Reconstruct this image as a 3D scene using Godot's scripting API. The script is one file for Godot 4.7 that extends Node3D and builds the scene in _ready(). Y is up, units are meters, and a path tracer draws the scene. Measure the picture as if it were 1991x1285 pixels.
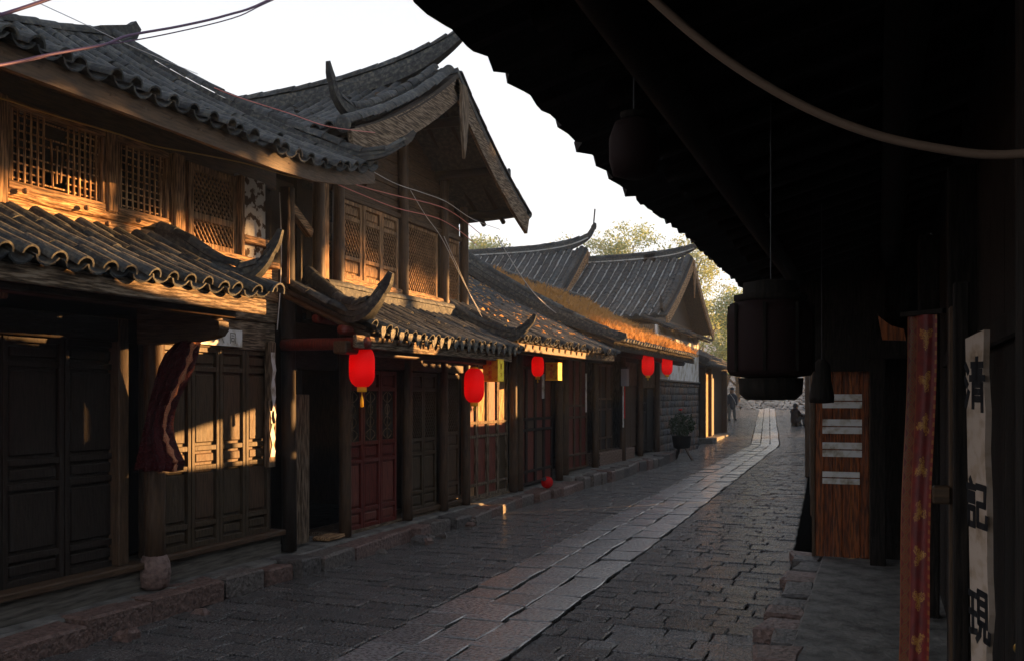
extends Node3D
# A street of old timber shops at sunrise. World axes: x = across the street (right is +), y = up, -z = along the street.
# P(t, y, s) below: t across, y up, s along.

var rng := RandomNumberGenerator.new()
var M := {}
var W := {}
var cache := {}
var taken := {}

func _ready():
	rng.seed = 20
	view_and_light()
	materials()
	ground()
	house_first()
	house_gable()
	shops_middle()
	wall_and_far_houses()
	right_row()
	trees()
	lanterns_and_boxes()
	small_things()
	wires()
	people()

func view_and_light():
	var cam := Camera3D.new()
	cam.name = "camera"
	cam.projection = Camera3D.PROJECTION_FRUSTUM
	cam.near = 0.1
	cam.far = 400.0
	cam.size = 0.1 * 1285.0 / 1900.0
	cam.frustum_offset = Vector2(0.0, 0.1 * 127.5 / 1900.0)
	cam.position = Vector3(0, 1.7, 0)
	cam.rotation.y = atan(0.375)
	add_child(cam)
	cam.current = true
	var we := WorldEnvironment.new()
	we.name = "world_environment"
	var e := Environment.new()
	e.background_mode = Environment.BG_SKY
	var sm := ProceduralSkyMaterial.new()
	sm.sky_top_color = Color(0.33, 0.43, 0.58)
	sm.sky_horizon_color = Color(0.985, 0.995, 1.0)
	sm.sky_curve = 0.9
	sm.sky_energy_multiplier = 0.54
	sm.ground_bottom_color = Color(0.12, 0.11, 0.10)
	sm.ground_horizon_color = Color(0.5, 0.48, 0.45)
	sm.ground_energy_multiplier = 1.0
	sm.sun_angle_max = 1.0
	var sky := Sky.new()
	sky.sky_material = sm
	e.sky = sky
	e.tonemap_mode = Environment.TONE_MAPPER_LINEAR
	e.tonemap_exposure = 5.2
	e.sdfgi_enabled = true
	e.ssao_enabled = true
	e.ssil_enabled = true
	e.fog_enabled = true
	e.fog_density = 0.0013
	e.fog_light_color = Color(0.96, 0.98, 1.0)
	we.environment = e
	add_child(we)
	var sun := DirectionalLight3D.new()
	sun.name = "sun"
	sun.light_energy = 1.6
	sun.light_color = Color(1.0, 0.74, 0.45)
	sun.light_angular_distance = 0.5
	sun.shadow_enabled = true
	add_child(sun)
	var az := deg_to_rad(45.0)
	var el := deg_to_rad(8.0)
	var to_sun := Vector3(sin(az) * cos(el), sin(el), -cos(az) * cos(el))
	sun.look_at_from_position(to_sun * 50.0, Vector3.ZERO, Vector3.UP)

# ---------------------------------------------------------------- helpers
func P(t, y, s) -> Vector3:
	return Vector3(t, y, -s)

func lc(r, g, b) -> Color:
	return Color(r, g, b).linear_to_srgb()

func rr(a, b) -> float:
	return rng.randf_range(a, b)

func numbered(par, called: String) -> String:
	var key := str(par.get_instance_id()) + called
	var n: int = taken.get(key, 0)
	taken[key] = n + 1
	return called if n == 0 else "%s_%03d" % [called, n]

func thing(called: String, label: String, category: String, at: Vector3, group := "") -> Node3D:
	var o := Node3D.new()
	o.name = numbered(self, called)
	add_child(o)
	o.position = at
	W[o] = Transform3D(Basis.IDENTITY, at)
	tag(o, label, category, group)
	return o

func tag(o, label: String, category: String, group := "", kind := ""):
	if label != "": o.set_meta("label", label)
	if category != "": o.set_meta("category", category)
	if group != "": o.set_meta("group", group)
	if kind != "": o.set_meta("kind", kind)
	return o

func part(par: Node3D, called: String, at: Vector3, label := "") -> Node3D:
	var o := Node3D.new()
	o.name = numbered(par, called)
	par.add_child(o)
	W[o] = Transform3D(Basis.IDENTITY, at)
	o.transform = wx(par).affine_inverse() * W[o]
	if label != "": o.set_meta("label", label)
	return o

func wx(par) -> Transform3D:
	return W.get(par, Transform3D.IDENTITY)

func put(par, called: String, mesh: Mesh, mat: Material, xf := Transform3D.IDENTITY, label := "") -> MeshInstance3D:
	var o := MeshInstance3D.new()
	o.name = numbered(par, called)
	o.mesh = mesh
	o.material_override = mat
	par.add_child(o)
	W[o] = xf
	o.transform = wx(par).affine_inverse() * xf
	if label != "": o.set_meta("label", label)
	return o

func struct(o):
	o.set_meta("kind", "structure")
	return o

func commit(v: PackedVector3Array, ix: PackedInt32Array, smooth := true, uv := PackedVector2Array()) -> ArrayMesh:
	var vol := 0.0
	for k in range(0, ix.size(), 3):
		vol += v[ix[k]].dot(v[ix[k + 1]].cross(v[ix[k + 2]]))
	if vol > 0.0:
		for k in range(0, ix.size(), 3):
			var q := ix[k + 1]
			ix[k + 1] = ix[k + 2]
			ix[k + 2] = q
	var st := SurfaceTool.new()
	st.begin(Mesh.PRIMITIVE_TRIANGLES)
	var hasuv := uv.size() == v.size()
	if smooth:
		st.set_smooth_group(0)
		for k in v.size():
			if hasuv: st.set_uv(uv[k])
			st.add_vertex(v[k])
		for k in ix: st.add_index(k)
	else:
		st.set_smooth_group(-1)
		for k in ix:
			if hasuv: st.set_uv(uv[k])
			st.add_vertex(v[k])
	st.generate_normals()
	return st.commit()

# rings of equal length -> skin; closed around each ring; ends capped with a fan
func skin(rings: Array, caps := true, smooth := true, around := true) -> ArrayMesh:
	var v := PackedVector3Array()
	var ix := PackedInt32Array()
	var n: int = rings[0].size()
	for r in rings: v.append_array(PackedVector3Array(r))
	for a in rings.size() - 1:
		for b in (n if around else n - 1):
			var c := (b + 1) % n
			ix.append_array(PackedInt32Array([a * n + b, a * n + c, (a + 1) * n + c, a * n + b, (a + 1) * n + c, (a + 1) * n + b]))
	if caps:
		for q in [0, rings.size() - 1]:
			var m := Vector3.ZERO
			for p in rings[q]: m += p
			var base := v.size()
			v.append_array(PackedVector3Array(rings[q]))
			v.append(m / n)
			for b in n:
				var c := (b + 1) % n
				ix.append_array(PackedInt32Array([base + b, base + n, base + c] if q == 0 else [base + b, base + c, base + n]))
	return commit(v, ix, smooth)

func lathe(prof: Array, n := 16, rib := 0.0) -> ArrayMesh:
	var rings := []
	for p in prof:
		var r := []
		for k in n:
			var a := TAU * k / n
			var w: float = p.x * (1.0 - (rib if k % 2 == 1 else 0.0))
			r.append(Vector3(cos(a) * w, p.y, sin(a) * w))
		rings.append(r)
	return skin(rings)

func smoothed(pts: Array, n: int) -> Array:
	var out := []
	for k in pts.size() - 1:
		var a: Vector3 = pts[max(k - 1, 0)]
		var b: Vector3 = pts[k]
		var c: Vector3 = pts[k + 1]
		var d: Vector3 = pts[min(k + 2, pts.size() - 1)]
		for j in n:
			out.append(b.cubic_interpolate(c, a, d, float(j) / n))
	out.append(pts[-1])
	return out

# sweeps a 2-D outline (x sideways, y up) along a path; width and height scale along the way
func sweep(prof: Array, path: Array, scale_at := [], smooth := false) -> ArrayMesh:
	var rings := []
	for k in path.size():
		var d: Vector3 = (path[min(k + 1, path.size() - 1)] - path[max(k - 1, 0)]).normalized()
		var side := d.cross(Vector3.UP)
		if side.length() < 0.05: side = Vector3.RIGHT
		side = side.normalized()
		var up := side.cross(d)
		var w: float = scale_at[k] if scale_at.size() > k else 1.0
		var r := []
		for q in prof: r.append(path[k] + side * q.x * w + up * q.y * w)
		rings.append(r)
	return skin(rings, true, smooth)

func circle(r: float, n := 8) -> Array:
	var out := []
	for k in n: out.append(Vector2(cos(TAU * k / n), sin(TAU * k / n)) * r)
	return out

func rect(w: float, h: float, y0 := 0.0) -> Array:
	return [Vector2(-w / 2, y0), Vector2(w / 2, y0), Vector2(w / 2, y0 + h), Vector2(-w / 2, y0 + h)]

func bevelled(size: Vector3, b: float) -> ArrayMesh:
	var key := "b%.3f,%.3f,%.3f,%.4f" % [size.x, size.y, size.z, b]
	if cache.has(key): return cache[key]
	var h := size / 2
	b = min(b, 0.45 * min(size.x, min(size.y, size.z)))
	var v := PackedVector3Array()
	var ix := PackedInt32Array()
	var id := {}
	for sx in [-1, 1]:
		for sy in [-1, 1]:
			for sz in [-1, 1]:
				for ax in 3:
					var q := Vector3(sx * h.x, sy * h.y, sz * h.z)
					for o in 3:
						if o != ax: q[o] -= sign(q[o]) * b
					id[[sx, sy, sz, ax]] = v.size()
					v.append(q)
	var quad := func(a, bb, c, d):
		ix.append_array(PackedInt32Array([a, bb, c, a, c, d]))
	var sgn := [-1, 1]
	for ax in 3:
		var u := (ax + 1) % 3
		var w := (ax + 2) % 3
		for sg in sgn:
			var c := []
			for k in [[-1, -1], [1, -1], [1, 1], [-1, 1]]:
				var f := [0, 0, 0]
				f[ax] = sg; f[u] = k[0]; f[w] = k[1]
				c.append(id[[f[0], f[1], f[2], ax]])
			if sg < 0: c.reverse()
			quad.call(c[0], c[1], c[2], c[3])
		for su in sgn:
			for sw in sgn:
				var e := []
				for sa in sgn:
					var f := [0, 0, 0]
					f[ax] = sa; f[u] = su; f[w] = sw
					e.append([id[[f[0], f[1], f[2], u]], id[[f[0], f[1], f[2], w]]])
				if su * sw > 0: quad.call(e[0][0], e[0][1], e[1][1], e[1][0])
				else: quad.call(e[0][1], e[0][0], e[1][0], e[1][1])
	for sx in sgn:
		for sy in sgn:
			for sz in sgn:
				var tri := [id[[sx, sy, sz, 0]], id[[sx, sy, sz, 1]], id[[sx, sy, sz, 2]]]
				if sx * sy * sz < 0: tri.reverse()
				ix.append_array(PackedInt32Array(tri))
	var m := commit(v, ix, false)
	cache[key] = m
	return m

func boxmesh(size: Vector3) -> Mesh:
	var key := "x%.3f,%.3f,%.3f" % [size.x, size.y, size.z]
	if not cache.has(key):
		var b := BoxMesh.new()
		b.size = size
		cache[key] = b
	return cache[key]

# box given by its extent in t, y, s
func box(par, called: String, t0, t1, y0, y1, s0, s1, mat, b := 0.006, label := "") -> MeshInstance3D:
	var size := Vector3(absf(t1 - t0), absf(y1 - y0), absf(s1 - s0))
	var at := P((t0 + t1) / 2.0, (y0 + y1) / 2.0, (s0 + s1) / 2.0)
	var m: Mesh = bevelled(size, b) if b > 0.0 else boxmesh(size)
	return put(par, called, m, mat, Transform3D(Basis.IDENTITY, at), label)

# square bar from a to b
func bar(par, called: String, a: Vector3, b: Vector3, w: float, h: float, mat, label := "") -> MeshInstance3D:
	var d := b - a
	var z := d.normalized()
	var x := Vector3.UP.cross(z)
	if x.length() < 0.05: x = Vector3.RIGHT
	x = x.normalized()
	var y := z.cross(x)
	return put(par, called, boxmesh(Vector3(w, h, snappedf(d.length(), 0.001))), mat, Transform3D(Basis(x, y, z), (a + b) / 2), label)

func log_between(par, called: String, a: Vector3, b: Vector3, r0: float, r1: float, mat, label := "", wob := 0.0, n := 10) -> MeshInstance3D:
	var path := []
	var m := 7
	for k in m + 1:
		var q := a.lerp(b, float(k) / m)
		if k > 0 and k < m: q += Vector3(rr(-wob, wob), rr(-wob, wob) * 0.3, rr(-wob, wob))
		path.append(q)
	var sc := []
	for k in m + 1: sc.append(lerpf(r0, r1, float(k) / m) * (1.0 + rr(-0.03, 0.03)))
	return put(par, called, sweep(circle(1.0, n), path, sc, true), mat, Transform3D.IDENTITY, label)

# flat outline in the (s, y) plane (facing the street) given thickness in t
func plate_sy(par, called: String, pts: Array, t0: float, t1: float, mat, label := "") -> MeshInstance3D:
	var r0 := []
	var r1 := []
	for q in pts:
		r0.append(P(t0, q.y, q.x))
		r1.append(P(t1, q.y, q.x))
	return put(par, called, solid(r0, r1, PackedVector2Array(pts)), mat, Transform3D.IDENTITY, label)

# flat outline in the (t, y) plane (facing along the street) given thickness in s
func plate_ty(par, called: String, pts: Array, s0: float, s1: float, mat, label := "") -> MeshInstance3D:
	var r0 := []
	var r1 := []
	for q in pts:
		r0.append(P(q.x, q.y, s0))
		r1.append(P(q.x, q.y, s1))
	return put(par, called, solid(r0, r1, PackedVector2Array(pts)), mat, Transform3D.IDENTITY, label)

func solid(r0: Array, r1: Array, flat: PackedVector2Array) -> ArrayMesh:
	var tri := Geometry2D.triangulate_polygon(flat)
	var n := r0.size()
	var v := PackedVector3Array(r0 + r1)
	var ix := PackedInt32Array()
	for k in range(0, tri.size(), 3):
		ix.append_array(PackedInt32Array([tri[k], tri[k + 1], tri[k + 2], n + tri[k], n + tri[k + 2], n + tri[k + 1]]))
	var ccw := not Geometry2D.is_polygon_clockwise(flat)
	for k in n:
		var c := (k + 1) % n
		# sides run so that they agree with the faces
		var a := PackedVector2Array([flat[tri[0]], flat[tri[1]], flat[tri[2]]])
		if Geometry2D.is_polygon_clockwise(a) != ccw: ix.append_array(PackedInt32Array([k, n + c, c, k, n + k, n + c]))
		else: ix.append_array(PackedInt32Array([k, c, n + c, k, n + c, n + k]))
	return commit(v, ix, false)

# ---------------------------------------------------------------- materials
func field(seed_: int, freq: float, oct: int, kind := FastNoiseLite.TYPE_SIMPLEX_SMOOTH, size := 512) -> Image:
	var n := FastNoiseLite.new()
	n.seed = seed_
	n.noise_type = kind
	n.frequency = freq
	n.fractal_type = FastNoiseLite.FRACTAL_FBM
	n.fractal_octaves = oct
	n.fractal_gain = 0.55
	return n.get_seamless_image(size, size)

func ramped(im: Image, stops: Array) -> ImageTexture:
	var lut := []
	for k in 256:
		var x := k / 255.0
		var c: Color = stops[0][1]
		for q in stops.size() - 1:
			if x >= stops[q][0]:
				c = stops[q][1].lerp(stops[q + 1][1], clampf((x - stops[q][0]) / max(stops[q + 1][0] - stops[q][0], 0.001), 0, 1))
		lut.append(c)
	var src := im.get_data()
	var out := PackedByteArray()
	out.resize(src.size() * 3)
	for k in src.size():
		var c: Color = lut[src[k]]
		out[k * 3] = int(c.r * 255.0)
		out[k * 3 + 1] = int(c.g * 255.0)
		out[k * 3 + 2] = int(c.b * 255.0)
	return ImageTexture.create_from_image(Image.create_from_data(im.get_width(), im.get_height(), false, Image.FORMAT_RGB8, out))

func bumps(im: Image, strength: float) -> ImageTexture:
	var c: Image = im.duplicate()
	c.convert(Image.FORMAT_RGBA8)
	c.bump_map_to_normal_map(strength)
	return ImageTexture.create_from_image(c)

func mat(col: Color, rough: float, tex: Texture2D = null, nrm: Texture2D = null, scale := Vector3.ONE, nstr := 1.0, off := Vector3.ZERO) -> StandardMaterial3D:
	var m := StandardMaterial3D.new()
	m.albedo_color = col
	m.roughness = rough
	m.metallic_specular = 0.35
	if tex: m.albedo_texture = tex
	if nrm:
		m.normal_enabled = true
		m.normal_texture = nrm
		m.normal_scale = nstr
	m.uv1_triplanar = true
	m.uv1_world_triplanar = true
	m.uv1_scale = scale
	m.uv1_offset = off
	return m

func g(x: float) -> Color:
	return Color(x, x, x)

func materials():
	var im_wood := field(3, 0.035, 5)
	var im_spot := field(8, 0.02, 5)
	var im_pit := field(15, 0.06, 4)
	var im_coarse := field(21, 0.008, 5)
	var t_wood := ramped(im_wood, [[0.0, g(0.28)], [0.38, g(0.62)], [0.6, g(0.86)], [1.0, g(1.0)]])
	var t_soft := ramped(im_wood, [[0.0, g(0.55)], [0.4, g(0.8)], [0.6, g(0.92)], [1.0, g(1.0)]])
	var t_worn := ramped(im_wood, [[0.0, Color(0.25, 0.22, 0.2)], [0.4, Color(0.6, 0.55, 0.5)], [0.62, Color(0.9, 0.86, 0.82)], [1.0, Color(1, 1, 1)]])
	var n_wood := bumps(im_wood, 7.0)
	var t_tile := ramped(im_spot, [[0.0, Color(0.42, 0.42, 0.44)], [0.42, Color(0.62, 0.64, 0.66)], [0.62, Color(0.78, 0.78, 0.76)], [0.74, Color(0.95, 0.93, 0.84)], [1.0, Color(1, 1, 0.95)]])
	var t_slab := ramped(im_spot, [[0.0, g(0.5)], [0.4, g(0.78)], [0.6, g(0.9)], [1.0, g(1.0)]])
	var n_tile := bumps(im_pit, 4.0)
	var t_stone := ramped(field(34, 0.03, 6), [[0.0, Color(0.22, 0.22, 0.24)], [0.36, Color(0.5, 0.49, 0.5)], [0.55, Color(0.8, 0.79, 0.78)], [0.75, Color(0.97, 0.95, 0.92)], [1.0, Color(1, 0.98, 0.96)]])
	var im_rough := field(33, 0.022, 6)
	var n_stone := bumps(im_rough, 16.0)
	var t_coarse := ramped(im_coarse, [[0.0, g(0.5)], [0.4, g(0.78)], [1.0, g(1.0)]])
	var t_plaster := ramped(im_coarse, [[0.0, Color(0.62, 0.58, 0.52)], [0.35, Color(0.88, 0.86, 0.82)], [0.55, g(0.97)], [1.0, g(1.0)]])
	var t_peel := ramped(im_spot, [[0.0, Color(0.38, 0.30, 0.24)], [0.40, Color(0.42, 0.33, 0.26)], [0.46, g(0.95)], [1.0, g(1.0)]])
	var up := Vector3(2.6, 0.22, 2.6)
	var along := Vector3(2.6, 2.6, 0.22)
	var across := Vector3(0.22, 2.6, 2.6)
	for d in [["_v", up], ["_s", along], ["_t", across]]:
		M["old" + d[0]] = mat(lc(0.42, 0.25, 0.135), 0.85, t_wood, n_wood, d[1], 0.5)
		M["pale" + d[0]] = mat(lc(0.62, 0.42, 0.245), 0.85, t_worn, n_wood, d[1], 0.8)
		M["brown" + d[0]] = mat(lc(0.092, 0.055, 0.031), 0.6, t_soft, n_wood, d[1], 0.22)
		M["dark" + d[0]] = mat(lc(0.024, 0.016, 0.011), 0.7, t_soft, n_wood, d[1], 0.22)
		M["grey" + d[0]] = mat(lc(0.24, 0.20, 0.155), 0.85, t_worn, n_wood, d[1], 0.5)
	M.red_v = mat(lc(0.14, 0.022, 0.015), 0.55, t_soft, n_wood, up, 0.2)
	M.redpale_v = mat(lc(0.19, 0.052, 0.036), 0.6, t_soft, n_wood, up, 0.25)
	M.green_v = mat(lc(0.072, 0.05, 0.028), 0.6, t_soft, n_wood, up, 0.2)
	M.pine_v = mat(lc(0.32, 0.085, 0.018), 0.5, t_wood, n_wood, up, 0.35)
	M.pine2_v = mat(lc(0.25, 0.062, 0.013), 0.5, t_wood, n_wood, up, 0.35, Vector3(0.31, 0.2, 0.1))
	M.shade_black = mat(lc(0.020, 0.015, 0.012), 0.9, t_wood, n_wood, up, 0.5)  # near-black tone for dark fittings; the eave's deep shade is put in
	for k in 4:
		var f: float = [0.8, 1.0, 1.3, 0.62][k]
		M["tile%d" % k] = mat(lc(0.10 * f, 0.105 * f, 0.11 * f), 0.72, t_tile, n_tile, Vector3.ONE * 1.3, 0.6, Vector3(0.17, 0.31, 0.11) * k)
		M["stone%d" % k] = mat(lc(0.125 * f, 0.122 * f, 0.12 * f), 0.17, t_stone, n_stone, Vector3.ONE * 2.4, 2.0, Vector3(0.23, 0.11, 0.37) * k)
		M["slab%d" % k] = mat(lc(0.29 * (0.6 + 0.4 * f), 0.278 * (0.6 + 0.4 * f), 0.265 * (0.6 + 0.4 * f)), 0.22, t_slab, n_stone, Vector3.ONE * 2.2, 0.35, Vector3(0.13, 0.41, 0.07) * k)
		M["kerb%d" % k] = mat([lc(0.20, 0.13, 0.11), lc(0.19, 0.165, 0.15), lc(0.25, 0.17, 0.15), lc(0.13, 0.12, 0.115)][k], 0.6, t_slab, n_stone, Vector3.ONE * 1.6, 0.8, Vector3(0.3, 0.2, 0.17) * k)
		M["rubble%d" % k] = mat([lc(0.30, 0.26, 0.23), lc(0.24, 0.25, 0.27), lc(0.34, 0.24, 0.19), lc(0.2, 0.2, 0.21)][k], 0.85, t_stone, n_stone, Vector3.ONE * 2.0, 1.0)
	for k in 4:
		M["stone%d" % k].metallic_specular = 0.7
		M["slab%d" % k].metallic_specular = 0.6
	M.driptile = mat(lc(0.22, 0.21, 0.19), 0.7, t_tile, n_tile, Vector3.ONE * 2.0, 0.6)
	M.plinthwood = mat(lc(0.15, 0.135, 0.115), 0.8, t_slab, n_wood, along, 0.3)
	M.polish = mat(lc(0.13, 0.13, 0.135), 0.09, t_stone, n_stone, Vector3.ONE * 2.4, 1.35)
	M.polish.metallic_specular = 1.0
	M.soil = mat(lc(0.05, 0.045, 0.04), 0.95, t_stone, n_stone, Vector3.ONE * 1.5, 1.0)
	M.concrete = mat(lc(0.20, 0.195, 0.18), 0.8, t_coarse, n_stone, Vector3.ONE * 0.8, 0.35)
	M.mortar = mat(lc(0.30, 0.29, 0.27), 0.9, t_coarse, n_stone, Vector3.ONE * 0.9, 0.6)
	M.plaster = mat(lc(0.8, 0.8, 0.8), 0.9, t_plaster, n_tile, Vector3.ONE * 0.45, 0.2)
	M.peel = mat(lc(0.45, 0.43, 0.40), 0.9, t_peel, n_tile, Vector3.ONE * 0.55, 0.4)
	M.paper = mat(lc(0.62, 0.62, 0.62), 0.9, t_plaster, null, Vector3.ONE * 1.5)
	M.scroll = mat(lc(0.44, 0.35, 0.29), 0.9, t_plaster, null, Vector3.ONE * 1.8)
	M.earth = mat(lc(0.09, 0.08, 0.06), 0.95, t_coarse, n_stone, Vector3.ONE * 0.3, 0.6)
	M.plasterline = mat(lc(0.42, 0.43, 0.43), 0.9, t_plaster, n_tile, Vector3.ONE * 0.9, 0.4)
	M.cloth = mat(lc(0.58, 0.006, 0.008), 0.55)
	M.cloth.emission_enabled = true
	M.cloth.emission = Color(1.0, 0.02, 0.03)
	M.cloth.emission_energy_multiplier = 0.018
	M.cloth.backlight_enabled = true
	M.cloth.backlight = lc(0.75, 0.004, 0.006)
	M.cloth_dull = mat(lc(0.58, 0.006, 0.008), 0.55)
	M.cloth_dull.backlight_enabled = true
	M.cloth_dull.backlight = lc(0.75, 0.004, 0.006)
	M.gold = mat(lc(0.75, 0.50, 0.03), 0.6)
	M.gold.backlight_enabled = true
	M.gold.backlight = lc(0.5, 0.3, 0.02)
	M.yellow = mat(lc(0.62, 0.50, 0.04), 0.5, t_plaster, null, Vector3.ONE * 2.0)
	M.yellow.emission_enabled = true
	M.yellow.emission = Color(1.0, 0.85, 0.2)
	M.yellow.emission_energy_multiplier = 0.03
	M.ochre = mat(lc(0.42, 0.22, 0.015), 0.55, t_plaster, null, Vector3.ONE * 2.0)
	M.print_red = mat(lc(0.35, 0.02, 0.012), 0.6)
	M.ink = mat(lc(0.012, 0.012, 0.014), 0.8)
	M.iron = mat(lc(0.05, 0.05, 0.055), 0.5)
	M.brass = mat(lc(0.6, 0.38, 0.10), 0.3)
	M.brass.metallic = 0.9
	M.cable_violet = mat(lc(0.09, 0.05, 0.10), 0.5)
	M.cable_yellow = mat(lc(0.42, 0.27, 0.07), 0.5)
	M.cable_pink = mat(lc(0.5, 0.16, 0.14), 0.5)
	M.cable_white = mat(lc(0.45, 0.45, 0.46), 0.5)
	M.hose = mat(lc(0.22, 0.15, 0.11), 0.6)
	M.trunk = mat(lc(0.10, 0.075, 0.055), 0.9, t_wood, n_wood, Vector3(1.2, 0.2, 1.2), 1.0)
	for k in 3:
		M["leaf%d" % k] = mat([lc(0.14, 0.20, 0.09), lc(0.17, 0.23, 0.105), lc(0.19, 0.24, 0.11)][k], 0.6)
		M["leaf%d" % k].backlight_enabled = true
		M["leaf%d" % k].backlight = [lc(0.14, 0.20, 0.06), lc(0.18, 0.23, 0.07), lc(0.2, 0.24, 0.08)][k]
	M.dry0 = mat(lc(0.36, 0.19, 0.06), 0.8)
	M.dry1 = mat(lc(0.24, 0.12, 0.045), 0.8)
	for k in 2:
		M["dry%d" % k].backlight_enabled = true
		M["dry%d" % k].backlight = lc(0.3, 0.16, 0.05)
	M.shrub = mat(lc(0.03, 0.05, 0.018), 0.7)
	M.skin = mat(lc(0.32, 0.18, 0.11), 0.6)
	M.coat = mat(lc(0.035, 0.04, 0.05), 0.85)
	M.trousers = mat(lc(0.16, 0.165, 0.15), 0.85)
	M.hair = mat(lc(0.012, 0.01, 0.009), 0.6)
	M.maroon = mat(lc(0.011, 0.003, 0.003), 0.8)
	M.glass = mat(lc(0.03, 0.035, 0.04), 0.15)
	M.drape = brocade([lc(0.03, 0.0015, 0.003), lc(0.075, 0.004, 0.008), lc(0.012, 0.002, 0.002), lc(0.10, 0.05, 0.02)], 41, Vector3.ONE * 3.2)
	M.rim = brocade([lc(0.32, 0.09, 0.05), lc(0.5, 0.28, 0.14), lc(0.14, 0.012, 0.012), lc(0.6, 0.4, 0.22)], 43, Vector3.ONE * 6.0)  # paler drape colours; sunlight on its edge is put into the tone
	M.drape.normal_enabled = true
	M.drape.normal_texture = n_stone
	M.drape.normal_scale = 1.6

func brocade(cols: Array, seed_: int, scale: Vector3) -> StandardMaterial3D:
	var a := field(seed_, 0.03, 2, FastNoiseLite.TYPE_CELLULAR)
	return mat(Color.WHITE, 0.75, ramped(a, [[0.0, cols[2]], [0.35, cols[0]], [0.55, cols[1]], [0.72, cols[0]], [0.86, cols[3]], [1.0, cols[3]]]), null, scale)

# ---------------------------------------------------------------- roofs
# a roof slope is a function f(u, v): u metres along the eave, v metres in from the eave
func frame_at(f: Callable, u: float, v: float) -> Transform3D:
	var e := 0.04
	var p: Vector3 = f.call(u, v)
	var x: Vector3 = (f.call(u + e, v) - f.call(u - e, v)).normalized()
	var z: Vector3 = (f.call(u, v - e) - f.call(u, v + e)).normalized()
	var y := z.cross(x)
	if y.y < 0.0:
		x = -x
		y = -y
	y = y.normalized()
	x = y.cross(z).normalized()
	return Transform3D(Basis(x, y, z), p)

func arc_tile(ra: float, rb: float, L: float, th: float, a0: float, a1: float, seg := 7) -> ArrayMesh:
	var key := "a%.3f,%.3f,%.3f,%.2f,%d" % [ra, rb, L, a0, seg]
	if cache.has(key): return cache[key]
	var v := PackedVector3Array()
	var ix := PackedInt32Array()
	for e in 2:
		var r: float = ra if e == 0 else rb
		var z := -L / 2 if e == 0 else L / 2
		for k in seg + 1:
			var a := lerpf(a0, a1, float(k) / seg)
			v.append(Vector3(cos(a) * r, sin(a) * r, z))
			v.append(Vector3(cos(a) * (r - th), sin(a) * (r - th), z))
	var m := 2 * (seg + 1)
	var q := func(a, b, c, d): ix.append_array(PackedInt32Array([a, b, c, a, c, d]))
	for k in seg:
		var o := 2 * k
		q.call(o, o + 2, m + o + 2, m + o)
		q.call(o + 1, m + o + 1, m + o + 3, o + 3)
		q.call(o, o + 1, o + 3, o + 2)
		q.call(m + o, m + o + 2, m + o + 3, m + o + 1)
	q.call(0, m, m + 1, 1)
	q.call(2 * seg, 2 * seg + 1, m + 2 * seg + 1, m + 2 * seg)
	var mesh := commit(v, ix, false)
	cache[key] = mesh
	return mesh

func deck(par, f: Callable, U: float, V: float, top: float, bottom: float, matl, called := "roof_deck", nu := 14, nv := 7) -> MeshInstance3D:
	var v := PackedVector3Array()
	var ix := PackedInt32Array()
	for side in 2:
		for i in nu + 1:
			for j in nv + 1:
				var w := frame_at(f, U * i / nu, V * j / nv)
				v.append(w.origin + w.basis.y * (top if side == 0 else bottom))
	var n := (nu + 1) * (nv + 1)
	var id := func(sd, i, j): return sd * n + i * (nv + 1) + j
	var q := func(a, b, c, d): ix.append_array(PackedInt32Array([a, b, c, a, c, d]))
	for i in nu:
		for j in nv:
			q.call(id.call(0, i, j), id.call(0, i + 1, j), id.call(0, i + 1, j + 1), id.call(0, i, j + 1))
			q.call(id.call(1, i, j), id.call(1, i, j + 1), id.call(1, i + 1, j + 1), id.call(1, i + 1, j))
	for i in nu:
		q.call(id.call(0, i, 0), id.call(1, i, 0), id.call(1, i + 1, 0), id.call(0, i + 1, 0))
		q.call(id.call(0, i, nv), id.call(0, i + 1, nv), id.call(1, i + 1, nv), id.call(1, i, nv))
	for j in nv:
		q.call(id.call(0, 0, j), id.call(0, 0, j + 1), id.call(1, 0, j + 1), id.call(1, 0, j))
		q.call(id.call(0, nu, j), id.call(1, nu, j), id.call(1, nu, j + 1), id.call(0, nu, j + 1))
	return put(par, called, commit(v, ix, false), matl)

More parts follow.
